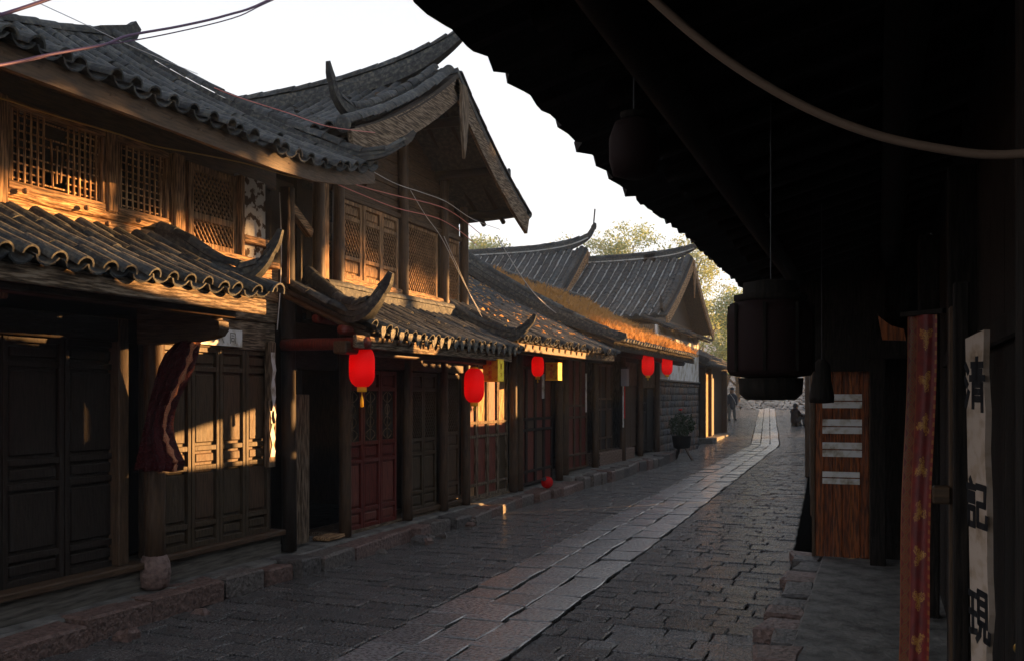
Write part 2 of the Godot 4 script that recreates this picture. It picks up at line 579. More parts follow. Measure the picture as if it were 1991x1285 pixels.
# barrel cover tiles and hollow pan tiles laid one by one
func tiles(par, f: Callable, U: float, V: float, du: float, dv: float, u0 := 0.0, rough := 1.0):
	var rows := int(round(U / du))
	var L := dv * 1.18
	var n := int(ceil(V / dv))
	var cover := arc_tile(0.052, 0.062, L, 0.013, 0.0, PI, 7)
	var pan := arc_tile(0.102, 0.098, L, 0.012, PI * 1.14, PI * 1.86, 6)
	for i in rows + 1:
		var u := u0 + i * du
		for j in n:
			var v: float = min(-0.05 + (j + 0.5) * dv, V)
			if i < rows:
				var w := frame_at(f, u + du * 0.5 + rr(-0.006, 0.006) * rough, v + rr(-0.012, 0.012) * rough)
				w.origin += w.basis.y * (0.085 + rr(-0.004, 0.004) * rough)
				w.basis = w.basis * Basis(Vector3.RIGHT, 0.045) * Basis(Vector3.UP, rr(-0.03, 0.03) * rough)
				put(par, "pan_tile", pan, M["tile%d" % rng.randi_range(0, 3)], w)
			var c := frame_at(f, u + rr(-0.007, 0.007) * rough, v + rr(-0.02, 0.02) * rough)
			if rng.randf() < 0.05: c.origin += c.basis.z * rr(-0.05, 0.08) + c.basis.x * rr(-0.02, 0.02)
			c.origin += c.basis.y * (0.035 + rr(-0.004, 0.005) * rough)
			c.basis = c.basis * Basis(Vector3.RIGHT, 0.04 + rr(-0.01, 0.02) * rough) * Basis(Vector3.UP, rr(-0.045, 0.045) * rough)
			put(par, "cover_tile", cover, M["tile%d" % rng.randi_range(0, 3)], c)

# one whole row of cover tiles as a piece (for slopes too far to tell the tiles apart)
func tile_rows(par, f: Callable, U: float, V: float, du: float, r: float, mats: Array, step := 0.3, u0 := 0.0, below := 0.05, line = null):
	var half := []
	for k in 6: half.append(Vector2(cos(PI * k / 5.0), sin(PI * k / 5.0)))
	var rows := int(round(U / du))
	for i in rows + 1:
		var path := []
		var sc := []
		var n := int(V / step)
		var wob := rr(0, 6)
		for j in n + 1:
			for e in 2:
				var v: float = -below + (V + below) * (j + (0.02 if e == 0 else 0.98)) / (n + 1)
				var w := frame_at(f, u0 + i * du + 0.012 * sin(wob + v * 3.0) + rr(-0.008, 0.008), v)
				path.append(w.origin + w.basis.y * (0.02 + rr(0, 0.012)))
				sc.append(r * (1.12 if e == 0 else 0.86) * rr(0.92, 1.08))
		put(par, "tile_row", sweep(half, path, sc, false), mats[rng.randi_range(0, mats.size() - 1)])
		if line:
			var side := []
			var sl := []
			for k in path.size():
				var w := frame_at(f, u0 + i * du, V * k / (path.size() - 1))
				side.append(w.origin + w.basis.x * (r * 1.05 + rr(-0.012, 0.012)) + w.basis.y * 0.012)
				sl.append(0.024 * rr(0.5, 1.3))
			put(par, "mortar_line", sweep(half, side, sl, false), line)

# a ridge: a stacked base with barrel tiles on top, each tile its own piece
func ridge(par, pts: Array, w: float, h: float, r: float, step := 0.24, layers := 2, tip := true):
	var fine := smoothed(pts, 6)
	var sc := []
	for k in fine.size(): sc.append(lerpf(1.0, 0.42, smoothstep(0.55, 1.0, float(k) / (fine.size() - 1))) if tip else 1.0)
	for l in layers:
		var hw := w * (1.0 - 0.12 * l)
		put(par, "ridge_base", sweep(rect(hw, h / layers - 0.008, -h + l * h / layers), fine, sc, false), M["tile%d" % (l % 3)])
	var length := 0.0
	for k in fine.size() - 1: length += fine[k].distance_to(fine[k + 1])
	var n := int(max(2, round(length / step)))
	var cover := arc_tile(r * 0.9, r, length / n * 1.12, 0.014, 0.0, PI, 7)
	var at := 0.0
	var seg := 0
	for i in n:
		var goal := (i + 0.5) * length / n
		while seg < fine.size() - 2 and at + fine[seg].distance_to(fine[seg + 1]) < goal:
			at += fine[seg].distance_to(fine[seg + 1])
			seg += 1
		var d: Vector3 = fine[seg + 1] - fine[seg]
		var q: Vector3 = fine[seg] + d.normalized() * (goal - at)
		var z := d.normalized()
		var x := Vector3.UP.cross(z).normalized()
		var b := Basis(x, z.cross(x), z) * Basis(Vector3.RIGHT, rr(-0.03, 0.03)) * Basis(Vector3.UP, rr(-0.03, 0.03))
		b = b.scaled_local(Vector3(sc[seg], sc[seg], 1.0))
		put(par, "ridge_tile", cover, M["tile%d" % rng.randi_range(0, 3)], Transform3D(b, q + Vector3.UP * rr(-0.004, 0.006)))
	if tip:
		w *= 0.55
		h *= 0.5
		r *= 0.55
		var z: Vector3 = (fine[-1] - fine[-2]).normalized()
		var a: Vector3 = fine[-1]
		put(par, "ridge_end", sweep([Vector2(-w * 0.5, -h), Vector2(w * 0.5, -h), Vector2(w * 0.42, r * 0.9), Vector2(-w * 0.42, r * 0.9)], [a - z * 0.02, a + z * 0.06, a + z * 0.13 + Vector3.UP * 0.03], [1.0, 0.8, 0.45], false), M.tile3)

func rafters(par, f: Callable, U: float, V: float, gap: float, r: float, down: float, matl, v0 := -0.02):
	var n := int(U / gap)
	for i in n + 1:
		var a := frame_at(f, 0.06 + i * gap, v0)
		var b := frame_at(f, 0.06 + i * gap, V)
		log_between(par, "rafter", a.origin - a.basis.y * down, b.origin - b.basis.y * down, r, r * 1.05, matl, "", 0.006, 7)

# ---------------------------------------------------------------- joinery
# a door or window leaf whose face looks at the street (+t); rows from top to bottom: [height share, kind]
func leaf(par, called: String, t: float, s0: float, s1: float, y0: float, y1: float, rows: Array, fm, pm, o := {}) -> Node3D:
	var st: float = o.get("stile", 0.045)
	var rl: float = o.get("rail", 0.045)
	var d := part(par, called, P(t, y0, (s0 + s1) / 2), o.get("label", ""))
	box(d, "stile", t - 0.045, t, y0, y1, s0 + 0.002, s0 + st, fm, 0.004)
	box(d, "stile", t - 0.045, t, y0, y1, s1 - st, s1 - 0.002, fm, 0.004)
	var total := 0.0
	for r in rows: total += r[0]
	var clear := (y1 - y0) - rl * (rows.size() + 1)
	var y := y1
	for k in rows.size() + 1:
		box(d, "rail", t - 0.043, t - 0.002, y - rl, y, s0 + st, s1 - st, fm, 0.004)
		y -= rl
		if k == rows.size(): break
		var h: float = clear * rows[k][0] / total
		var a := s0 + st
		var b := s1 - st
		match rows[k][1]:
			"p":
				var pmat = pm[rng.randi_range(0, pm.size() - 1)] if pm is Array else pm
				box(d, "panel", t - 0.044, t - 0.034, y - h, y, a, b, pmat, 0.0)
				if h > 0.05 and b - a > 0.05: box(d, "raised_field", t - 0.0339, t - 0.014, y - h + 0.024, y - 0.024, a + 0.022, b - 0.022, pmat, 0.012)
			"b":
				box(d, "panel", t - 0.042, t - 0.03, y - h, y, a, b, pm[rng.randi_range(0, pm.size() - 1)] if pm is Array else pm, 0.0)
			"x":
				diamonds(d, t - 0.02, a, b, y - h, y, o.get("cell", 0.075), fm)
			"g":
				squares(d, t - 0.02, a, b, y - h, y, o.get("nv", 6), o.get("nh", 8), fm)
			"f":
				fret(d, t - 0.022, a, b, y - h, y)
		y -= h
	return d

func clip_line(p: Vector2, q: Vector2, a: float, b: float, c: float, d: float) -> Array:
	var t0 := 0.0
	var t1 := 1.0
	var e := q - p
	for k in [[-e.x, p.x - a], [e.x, b - p.x], [-e.y, p.y - c], [e.y, d - p.y]]:
		if absf(k[0]) < 1e-9:
			if k[1] < 0: return []
		else:
			var r: float = k[1] / k[0]
			if k[0] < 0: t0 = max(t0, r)
			else: t1 = min(t1, r)
	return [] if t0 >= t1 else [p + e * t0, p + e * t1]

func diamonds(par, t: float, a: float, b: float, y0: float, y1: float, cell: float, fm):
	for dir in [1.0, -1.0]:
		var k := -60
		while k < 60:
			var c := k * cell * 1.3
			var seg := clip_line(Vector2(a - 9, y0 + c - 9 * dir * 1.3), Vector2(a + 9, y0 + c + 9 * dir * 1.3), a, b, y0, y1)
			k += 1
			if seg.size() == 2 and seg[0].distance_to(seg[1]) > 0.02:
				bar(par, "lattice_bar", P(t - 0.006 * dir, seg[0].y, seg[0].x), P(t - 0.006 * dir, seg[1].y, seg[1].x), 0.011, 0.013, fm)

func squares(par, t: float, a: float, b: float, y0: float, y1: float, nv: int, nh: int, fm, broken := []):
	for i in nv:
		var s := a + (b - a) * (i + 0.5) / nv + rr(-0.003, 0.003)
		var lo := y0
		var hi := y1
		if i in broken:
			lo += (y1 - y0) * rr(0.0, 0.15)
			hi -= (y1 - y0) * rr(0.25, 0.5)
			bar(par, "lattice_bar", P(t + 0.01, lo, s + rr(-0.03, 0.03)), P(t + 0.012, hi, s), 0.011, 0.012, fm)
			continue
		bar(par, "lattice_bar", P(t, lo, s), P(t, hi, s + rr(-0.004, 0.004)), 0.012, 0.012, fm)
	for j in nh:
		var y := y0 + (y1 - y0) * (j + 0.5) / nh + rr(-0.003, 0.003)
		if broken.size() > 0 and j % 3 == 1:
			var m: float = a + (b - a) * (broken[0] - 0.3) / nv
			var n: float = a + (b - a) * (broken[-1] + 1.3) / nv
			bar(par, "lattice_bar", P(t - 0.012, y, a), P(t - 0.012, y, m), 0.010, 0.012, fm)
			bar(par, "lattice_bar", P(t - 0.012, y, n), P(t - 0.012, y, b), 0.010, 0.012, fm)
		else:
			bar(par, "lattice_bar", P(t - 0.012, y, a), P(t - 0.012, y + rr(-0.004, 0.004), b), 0.010, 0.012, fm)

# carved openwork: a pale board with scroll-like raised strips
func fret(par, t: float, a: float, b: float, y0: float, y1: float):
	box(par, "carved_board", t - 0.012, t - 0.006, y0, y1, a, b, M.shade_black, 0.0)
	var m := (a + b) / 2
	for q in 4:
		var yc := y0 + (y1 - y0) * (q + 0.5) / 4
		var h := (y1 - y0) / 9
		for sd in [-1.0, 1.0]:
			var path := []
			for k in 9:
				var an := PI * k / 8.0
				path.append(P(t, yc - h + 2 * h * k / 8.0, m + sd * (0.012 + (b - a) * 0.32 * sin(an) * (0.7 + 0.3 * sin(q * 2.1 + 1)))))
			put(par, "carved_scroll", sweep(circle(0.006, 5), path), M.grey_v)
	bar(par, "carved_stem", P(t, y0 + 0.02, m), P(t, y1 - 0.02, m), 0.010, 0.012, M.grey_v)

# ---------------------------------------------------------------- ground
# beyond s = 35 the street bends to the left and climbs
func bend(s: float) -> float:
	return -max(s - 35.0, 0.0) * 0.1016

func climb(s: float) -> float:
	return max(s - 34.0, 0.0) * 0.031 + max(s - 62.0, 0.0) * 0.10

func Q(t: float, y: float, s: float) -> Vector3:
	return P(t + bend(s), y + climb(s), s)

func stone_shape(c: Array, top: float, h: float, b: float, v: PackedVector3Array, ix: PackedInt32Array, tilt := Vector2.ZERO, bump := 0.006):
	var n0 := v.size()
	var ctr: Vector2 = (c[0] + c[1] + c[2] + c[3]) / 4.0
	var ring := []
	for k in 4:
		ring.append(c[k])
		var m: Vector2 = (c[k] + c[(k + 1) % 4]) / 2.0
		ring.append(m + (m - ctr).normalized() * rr(-0.012, 0.010))
	var lift := func(p: Vector2) -> float: return (p - ctr).dot(tilt)
	for r in 3:
		for k in 8:
			var p: Vector2 = ring[k]
			var y := top - h
			if r == 1:
				y = top - b + lift.call(p)
			if r == 2:
				p = p + (ctr - p).normalized() * min(b * rr(1.0, 2.2), 0.4 * p.distance_to(ctr))
				y = top + rr(-bump, bump) + lift.call(p)
			v.append(Q(p.x, y, p.y))
	v.append(Q(ctr.x, top + rr(-bump, bump), ctr.y))
	for r in 2:
		for k in 8:
			var a := n0 + r * 8 + k
			var d := n0 + r * 8 + (k + 1) % 8
			ix.append_array(PackedInt32Array([a, d, d + 8, a, d + 8, a + 8]))
	for k in 8: ix.append_array(PackedInt32Array([n0 + 16 + k, n0 + 16 + (k + 1) % 8, n0 + 24]))

func stone(par, called: String, c: Array, top: float, h: float, b: float, matl, tilt := Vector2.ZERO, bump := 0.006):
	var v := PackedVector3Array()
	var ix := PackedInt32Array()
	stone_shape(c, top, h, b, v, ix, tilt, bump)
	return put(par, called, commit(v, ix, false), matl)

func quadc(t0, t1, s0, s1, j: float) -> Array:
	return [Vector2(t0 + rr(-j, j), s0 + rr(-j, j)), Vector2(t1 + rr(-j, j), s0 + rr(-j, j)), Vector2(t1 + rr(-j, j), s1 + rr(-j, j)), Vector2(t0 + rr(-j, j), s1 + rr(-j, j))]

func strip_l(s): return -3.30 - (min(s, 35.0) - 5.5) * 0.0295
func strip_r(s): return -2.24 - (min(s, 35.0) - 5.5) * 0.0325

func sheet(called: String, rows: Array, matl) -> MeshInstance3D:
	var v := PackedVector3Array()
	var ix := PackedInt32Array()
	var n: int = rows[0].size()
	for r in rows: v.append_array(PackedVector3Array(r))
	for a in rows.size() - 1:
		for b in n - 1: ix.append_array(PackedInt32Array([a * n + b, a * n + b + 1, (a + 1) * n + b + 1, a * n + b, (a + 1) * n + b + 1, (a + 1) * n + b]))
	var st := SurfaceTool.new()
	st.begin(Mesh.PRIMITIVE_TRIANGLES)
	for q in v: st.add_vertex(q)
	for k in ix: st.add_index(k)
	st.generate_normals()
	var m := st.commit()
	if m.surface_get_arrays(0)[Mesh.ARRAY_NORMAL][0].y < 0: st.generate_normals(true)
	return struct(put(self, called, st.commit(), matl))

func ground():
	var rows := []
	for s in [-12.0, 0.0, 20.0, 34.0, 45.0, 62.0, 70.0, 80.0, 95.0, 110.0]:
		var r := []
		for t in [-60.0, -30.0, -20.0, -8.0, 0.0, 8.0, 16.0, 24.0]: r.append(P(t, -0.12 + climb(min(s, 96.0)) - (0.3 if s >= 34.0 else 0.0), s))
		rows.append(r)
	sheet("ground", rows, M.earth)
	var road := Node3D.new()
	road.name = "road"
	add_child(road)
	W[road] = Transform3D.IDENTITY
	struct(road)
	rows = []
	for k in 46:
		var s := -6.0 + k * 2.2
		var r := []
		for t in [-6.2, -4.0, -2.0, 0.0, 2.5]: r.append(Q(t, -0.027, s))
		rows.append(r)
	var bed := sheet("road_bed", rows, M.soil)
	remove_child(bed)
	road.add_child(bed)
	# the three rows of long slabs down the middle
	for row in 3:
		var s := 3.6 + row * 0.17
		while s < 44.0:
			var l := rr(0.34, 0.62)
			var w0: float = strip_r(s) - strip_l(s)
			var a: float = strip_l(s) + w0 * (row + 0.02) / 3.0
			var b: float = strip_l(s) + w0 * (row + 0.98) / 3.0
			stone(road, "strip_slab", quadc(a + 0.006, b - 0.006, s + 0.014, s + l - 0.014, 0.014), 0.006 + rr(-0.008, 0.010), 0.08, 0.006, M["slab%d" % rng.randi_range(0, 3)], Vector2(rr(-0.02, 0.02), rr(-0.02, 0.02)), 0.002)
			s += l
	# courses of paving either side
	var v := PackedVector3Array()
	var ix := PackedInt32Array()
	for side in 2:
		var s := 3.4
		while s < 62.0:
			var near := s < 11.0
			var gap := 0.005 if side == 0 else 0.0
			var d := rr(0.17, 0.27) if s < 30.0 else rr(0.3, 0.5)
			var lo: float = (-5.12 if side == 0 else strip_r(s) + 0.012)
			var hi: float = (strip_l(s) - 0.012 if side == 0 else (-0.62 - s * 0.012 if s < 9.0 else -0.30 - s * 0.05))
			if s > 24.0 and side == 0: lo = -5.9
			if s > 35.0: hi = strip_l(35.0) - 0.012 if side == 0 else -1.7
			if s > 44.0:
				lo = -5.9 if side == 0 else strip_r(44.0)
				hi = strip_l(44.0) if side == 0 else -1.4
			var t := lo + rr(-0.15, 0.0)
			while t < hi - 0.05:
				var l := rr(0.22, 0.5)
				var a: float = max(t, lo)
				var b: float = min(t + l, hi)
				if hi - b < 0.16: b = hi
				t = b
				if b - a < 0.06: continue
				# courses run a little askew, as laid by hand
				var sk := (a + 4.0) * -0.05
				var sk2 := (b + 4.0) * -0.05
				var c := [Vector2(a + 0.005 + rr(-0.005, 0.005), s + sk + 0.005 + gap + rr(-0.008, 0.008)), Vector2(b - 0.005 + rr(-0.005, 0.005), s + sk2 + 0.005 + gap + rr(-0.008, 0.008)), Vector2(b - 0.005 + rr(-0.005, 0.005), s + d + sk2 - 0.005 - gap + rr(-0.008, 0.008)), Vector2(a + 0.005 + rr(-0.005, 0.005), s + d + sk - 0.005 - gap + rr(-0.008, 0.008))]
				var top := rr(-0.007, 0.005)
				var tilt := Vector2(rr(-0.018, 0.018), rr(-0.02, 0.02))
				if near and not (side == 0 and s > 9.5):
					var wet := side == 1 and s > 6.35 and s < 7.0 and a > -2.0
					stone(road, "paving_stone", c, top, 0.07, 0.007, M.polish if wet and rng.randf() < 0.7 else M["stone%d" % rng.randi_range(0, 3)], tilt * (0.2 if wet else 1.0), 0.0018)
				else:
					stone_shape(c, top, 0.07, 0.007, v, ix, tilt, 0.0018)
			s += d
	var far := put(road, "far_paving", commit(v, ix, false), M.stone1)
	tag(far, "", "", "", "stuff")
	# steeper cobbled ramp at the far end
	v = PackedVector3Array()
	ix = PackedInt32Array()
	var s2 := 62.0
	while s2 < 92.0:
		var t := -6.6
		while t < 0.5:
			var l := rr(0.3, 0.6)
			stone_shape(quadc(t + 0.02, t + l - 0.02, s2 + 0.02, s2 + 0.43, 0.04), rr(-0.03, 0.05), 0.12, 0.05, v, ix, Vector2(rr(-0.12, 0.12), rr(-0.12, 0.12)), 0.02)
			t += l
		s2 += 0.45
	tag(put(road, "cobbled_ramp", commit(v, ix, false), M.polish), "", "", "", "stuff")
	# strip of slabs continuing on the climb
	for row in 3:
		var s := 44.0
		while s < 62.0:
			var l := rr(0.8, 1.4)
			var w0: float = strip_r(44.0) - strip_l(44.0)
			var a: float = strip_l(44.0) + w0 * (row + 0.03) / 3.0
			stone(road, "strip_slab", quadc(a, a + w0 * 0.31, s + 0.02, s + l - 0.02, 0.015), 0.012, 0.08, 0.008, M["slab%d" % rng.randi_range(0, 3)])
			s += l
	pavement_left()
	pavement_right()

func pavement_left():
	var p := Node3D.new()
	p.name = "pavement_left"
	add_child(p)
	W[p] = Transform3D.IDENTITY
	struct(p)
	box(p, "concrete_bed", -6.2, -5.30, -0.1, 0.155, 2.6, 8.75, M.concrete, 0.02)
	box(p, "concrete_bed", -6.2, -5.34, -0.1, 0.160, 8.75, 17.0, M.concrete, 0.02)
	box(p, "concrete_bed", -6.2, -5.22, -0.1, 0.235, 17.0, 25.9, M.concrete, 0.03)
	var s := 2.8
	while s < 25.5:
		var l := rr(0.32, 0.78)
		var high := 0.235 if s > 17.0 else 0.155
		var out := -5.10 + (0.06 * sin(s * 1.7)) + (0.12 if s > 17.0 else 0.0)
		var c := quadc(-5.38 + rr(-0.06, 0.03), out + rr(-0.04, 0.04), s + 0.02, s + l - 0.02, 0.03)
		stone(p, "kerb_stone", c, high + rr(-0.025, 0.012), 0.34, rr(0.012, 0.024), M["kerb%d" % rng.randi_range(0, 3)], Vector2(rr(-0.08, 0.06), rr(-0.03, 0.03)), 0.006)
		s += l
	# loose broken stones in front of the kerb
	for k in 9:
		var t := rr(-5.04, -4.9)
		var q := rr(4.2, 12.0)
		var w := rr(0.03, 0.07)
		stone(p, "broken_stone", quadc(t - w, t + w, q - w, q + w, 0.03), rr(0.03, 0.09), 0.12, 0.03, M["kerb%d" % rng.randi_range(0, 3)], Vector2(rr(-0.3, 0.3), rr(-0.3, 0.3)), 0.012)

func pavement_right():
	var p := Node3D.new()
	p.name = "pavement_right"
	add_child(p)
	W[p] = Transform3D.IDENTITY
	struct(p)
	box(p, "concrete_bed", -0.52, 2.6, -0.1, 0.125, -3.0, 10.2, M.concrete, 0.02)
	var s := -0.5
	while s < 10.2:
		var l := rr(0.25, 0.6)
		var e := -0.64 - (s * 0.014)
		stone(p, "kerb_stone", quadc(e + rr(-0.05, 0.05), -0.46 + rr(-0.05, 0.05), s + 0.02, s + l - 0.02, 0.04), 0.115 + rr(-0.02, 0.012), 0.25, 0.018, M["kerb%d" % rng.randi_range(0, 3)], Vector2(rr(-0.05, 0.05), rr(-0.03, 0.03)), 0.006)
		s += l
	box(p, "concrete_bed", -0.58, 3.0, -0.1, 0.07, 10.25, 18.0, M.concrete, 0.02)
	box(p, "concrete_bed", -1.05, 3.0, -0.1, 0.08, 18.05, 35.0, M.concrete, 0.02)

# ---------------------------------------------------------------- first house on the left
func house_first():
	var h := thing("timber_house", "nearest timber house on the left with sunlit square lattice windows", "house", P(-5.6, 0.165, 6.0))
	# ground floor
	box(h, "plinth", -6.0, -5.47, 0.1, 0.33, 3.0, 6.28, M.plinthwood, 0.015)
	box(h, "plinth", -6.0, -5.50, 0.1, 0.34, 6.42, 8.2, M.plinthwood, 0.015)
	box(h, "sill_beam", -5.62, -5.42, 0.33, 0.385, 3.0, 6.28, M.brown_s, 0.01)
	box(h, "sill_beam", -5.62, -5.44, 0.34, 0.395, 6.42, 8.2, M.brown_s, 0.01)
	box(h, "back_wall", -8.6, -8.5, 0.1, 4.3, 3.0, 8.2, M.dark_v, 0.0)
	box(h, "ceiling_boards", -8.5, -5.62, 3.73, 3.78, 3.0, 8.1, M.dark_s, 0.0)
	box(h, "frieze_board", -5.61, -5.56, 3.725, 3.94, 3.0, 8.2, M.brown_s, 0.0)
	plate_ty(h, "gable_wall", [Vector2(-5.62, 3.8), Vector2(-8.5, 3.8), Vector2(-8.5, 4.6), Vector2(-7.6, 5.15), Vector2(-6.5, 4.55), Vector2(-5.62, 4.05)], 7.9, 7.98, M.dark_v)
	for s in [3.0, 8.08]: plate_ty(h, "gable_wall", [Vector2(-5.62, 3.702), Vector2(-8.5, 3.702), Vector2(-8.5, 4.3), Vector2(-7.6, 4.75), Vector2(-6.5, 4.35), Vector2(-5.62, 4.0)], s, s + 0.08, M.dark_v)
	box(h, "end_wall", -8.5, -5.62, 0.1, 3.7, 8.1, 8.2, M.dark_v, 0.0)
	box(h, "end_wall", -8.5, -5.62, 0.1, 3.7, 2.9, 3.0, M.dark_v, 0.0)
	box(h, "floor_boards", -8.5, -5.62, 2.55, 2.62, 3.0, 8.1, M.dark_s, 0.0)
	var five := [[0.14, "p"], [0.72, "p"], [0.14, "p"], [0.5, "p"], [0.14, "p"]]
	for k in 5:
		var a := 3.35 + k * 0.545
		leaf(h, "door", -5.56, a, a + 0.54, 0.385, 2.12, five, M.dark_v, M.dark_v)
	for k in 4:
		var a := 6.50 + k * 0.385
		leaf(h, "door", -5.52, a, a + 0.38, 0.395, 2.13, five, M.green_v, [M.green_v, M.brown_v], {"label": "brown panelled door leaf between the draped post and the peeling post" if k == 0 else ""})
	box(h, "lintel", -5.62, -5.50, 2.12, 2.30, 3.2, 6.2, M.dark_s, 0.01)
	box(h, "lintel_board", -5.60, -5.50, 2.13, 2.40, 6.42, 8.10, M.grey_s, 0.01)
	box(h, "lintel_board", -5.62, -5.47, 2.402, 2.60, 6.42, 8.10, M.grey_s, 0.012)
	for q in [[6.05, 0.055], [6.38, 0.04]]:
		box(h, "door_post", -5.62, -5.49, 0.385, 2.3, q[0] - q[1], q[0] + q[1], M.brown_v, 0.01)
	var post := log_between(h, "post", P(-5.42, 0.42, 6.31), P(-5.43, 2.5, 6.31), 0.085, 0.08, M.brown_v, "round post on a stone base")
	put(h, "post_base", lathe([Vector2(0.075, 0.0), Vector2(0.115, 0.03), Vector2(0.128, 0.12), Vector2(0.118, 0.21), Vector2(0.095, 0.265), Vector2(0.08, 0.27)], 14), M.kerb2, Transform3D(Basis.IDENTITY, P(-5.42, 0.16, 6.31)), "bulging pale stone under the round post")
	log_between(h, "post", P(-5.46, 0.17, 8.28), P(-5.46, 3.75, 8.24), 0.075, 0.07, M.dark_v)
	box(h, "post", -5.58, -5.46, 2.35, 3.72, 6.60, 6.74, M.old_v, 0.012)
	box(h, "post", -5.58, -5.46, 2.35, 3.72, 4.80, 4.95, M.old_v, 0.012)
	box(h, "post", -5.57, -5.47, 3.1, 3.72, 5.86, 5.97, M.old_v, 0.012)
	# carved corbel carrying the eave
	var cb := [Vector2(-5.5, 2.44), Vector2(-4.74, 2.42), Vector2(-4.73, 2.36), Vector2(-4.78, 2.35), Vector2(-4.775, 2.29), Vector2(-4.72, 2.27), Vector2(-4.715, 2.21), Vector2(-4.75, 2.165), Vector2(-4.84, 2.14), Vector2(-5.0, 2.12), Vector2(-5.5, 2.11)]
	plate_ty(h, "corbel", cb, 6.20, 6.32, M.brown_t, "carved bracket with a stepped sunlit end")
	# timber between the floors: stacked squared logs
	var y := 2.66
	for k in 4:
		var hh: float = [0.13, 0.125, 0.12, 0.10][k]
		log_beam(h, "wall_log", -5.52 + 0.015 * (k % 2), y, hh, 3.0, 6.6)
		y += hh + 0.004
	for k in 9:
		var at := P(-5.455 + rr(-0.01, 0.0), [2.86, 3.08, 2.98][k % 3] + rr(-0.02, 0.02), 4.85 + k * 0.19 + rr(-0.05, 0.05))
		put(h, "wooden_peg", lathe([Vector2(0.018, 0.0), Vector2(0.022, 0.02), Vector2(0.012, 0.034), Vector2(0.002, 0.036)], 8), M.old_t, Transform3D(Basis(Vector3.FORWARD, PI / 2), at))
	# lattice windows of the upper floor
	for q in [[4.96, 5.85, 15, 9, [6, 7, 8], "wide lattice window with broken bars"], [5.98, 6.56, 8, 9, [], "narrow square lattice window"]]:
		var w := part(h, "window", P(-5.52, 3.15, (q[0] + q[1]) / 2), q[5])
		box(w, "frame", -5.58, -5.48, 3.10, 3.16, q[0], q[1], M.old_s, 0.008)
		box(w, "frame", -5.58, -5.48, 3.66, 3.71, q[0], q[1], M.old_s, 0.008)
		box(w, "frame", -5.58, -5.485, 3.16, 3.66, q[0] - 0.0, q[0] + 0.035, M.old_v, 0.006)
		box(w, "frame", -5.58, -5.485, 3.16, 3.66, q[1] - 0.035, q[1], M.old_v, 0.006)
		squares(w, -5.52, q[0] + 0.035, q[1] - 0.035, 3.16, 3.66, q[2], q[3], M.pale_v, q[4])
	for k in 2:
		var a := 6.80 + k * 0.02
		if k == 0: leaf(h, "window", -5.5, 6.82, 7.50, 2.98, 3.70, [[0.5, "x"], [0.26, "x"]], M.old_v, M.old_v, {"cell": 0.055, "stile": 0.07, "rail": 0.06, "label": "diamond lattice shutter in two panels beside the peeling board"})
	box(h, "wall_board", -5.60, -5.53, 2.61, 2.97, 6.75, 8.2, M.old_s, 0.01)
	box(h, "sill_rail", -5.56, -5.44, 2.93, 2.985, 6.75, 8.1, M.old_s, 0.01)
	box(h, "wall_board", -5.60, -5.53, 2.98, 3.75, 7.53, 7.98, M.peel, 0.006, "grey board with peeling whitewash")
	box(h, "window_post", -5.57, -5.45, 2.98, 3.72, 7.49, 7.545, M.old_v, 0.008)
	box(h, "rail", -5.57, -5.46, 3.12, 3.19, 7.55, 7.98, M.old_s, 0.008)
	for k in 3: box(h, "wall_board", -5.66, -5.60, 2.6 + k * 0.38, 2.972 + k * 0.38, 3.0, 4.9, M.brown_s, 0.008)
	# upper roof
	var rf := part(h, "roof", P(-5.5, 3.7, 6.0), "grey tiled upper roof with a lifted corner")
	var f := func(u, v): return P(-4.5 - v, 3.655 + 0.42 * v + 0.045 * v * v - 0.084 * v * clampf((4.7 - u) / 1.3, 0.0, 1.6) + 0.22 * pow(clampf((u - 3.3) / 1.55, 0, 1.2), 2.0) * (1.0 - 0.28 * v), 3.4 + u)
	tiles(rf, f, 4.75, 3.1, 0.19, 0.27, 0.04, 1.7)
	deck(rf, f, 4.85, 3.1, -0.012, -0.05, M.dark_t)
	var back := func(u, v): return P(-10.7 + v, 3.655 + 0.42 * v + 0.045 * v * v - 0.084 * v * clampf((4.7 - u) / 1.3, 0.0, 1.6), 3.4 + u)
	deck(rf, back, 4.85, 3.1, 0.04, -0.05, M.tile0, "back_slope")
	rafters(rf, f, 4.7, 1.1, 0.28, 0.032, 0.085, M.brown_t)
	var edge := []
	for k in 10: edge.append(f.call(4.85 * k / 9.0, 0.02) - Vector3.UP * 0.02)
	put(rf, "fascia", sweep([Vector2(-0.02, -0.135), Vector2(0.02, -0.135), Vector2(0.02, 0.0), Vector2(-0.02, 0.0)], edge), M.brown_s)
	ridge(rf, [P(-7.55, 4.99, 3.4), P(-7.55, 4.99, 5.4), P(-7.55, 5.03, 6.2), P(-7.55, 5.16, 6.85), P(-7.55, 5.31, 7.5), P(-7.55, 5.45, 8.05)], 0.16, 0.16, 0.085, 0.24, 2, false)
	plate_ty_free(rf, "ridge_finial", [P(-7.55, 5.42, 7.95), P(-7.55, 5.52, 8.2), P(-7.55, 5.62, 8.42), P(-7.55, 5.72, 8.5)], [0.13, 0.12, 0.1, 0.07])
	var vr := []
	for v in [3.0, 2.4, 1.6, 0.9, 0.45, 0.1]: vr.append(f.call(4.72, v) + Vector3.UP * 0.13)
	vr.append(f.call(4.8, -0.12) + Vector3(0, 0.2, 0))
	vr.append(f.call(4.95, -0.26) + Vector3(0, 0.32, 0))
	ridge(rf, vr, 0.13, 0.12, 0.07, 0.22, 2, true)
	put(rf, "verge_board", sweep(rect(0.03, 0.16, -0.19), smoothed([f.call(4.84, 3.0), f.call(4.84, 2.0), f.call(4.84, 1.0), f.call(4.84, 0.0)], 3)), M.grey_t)
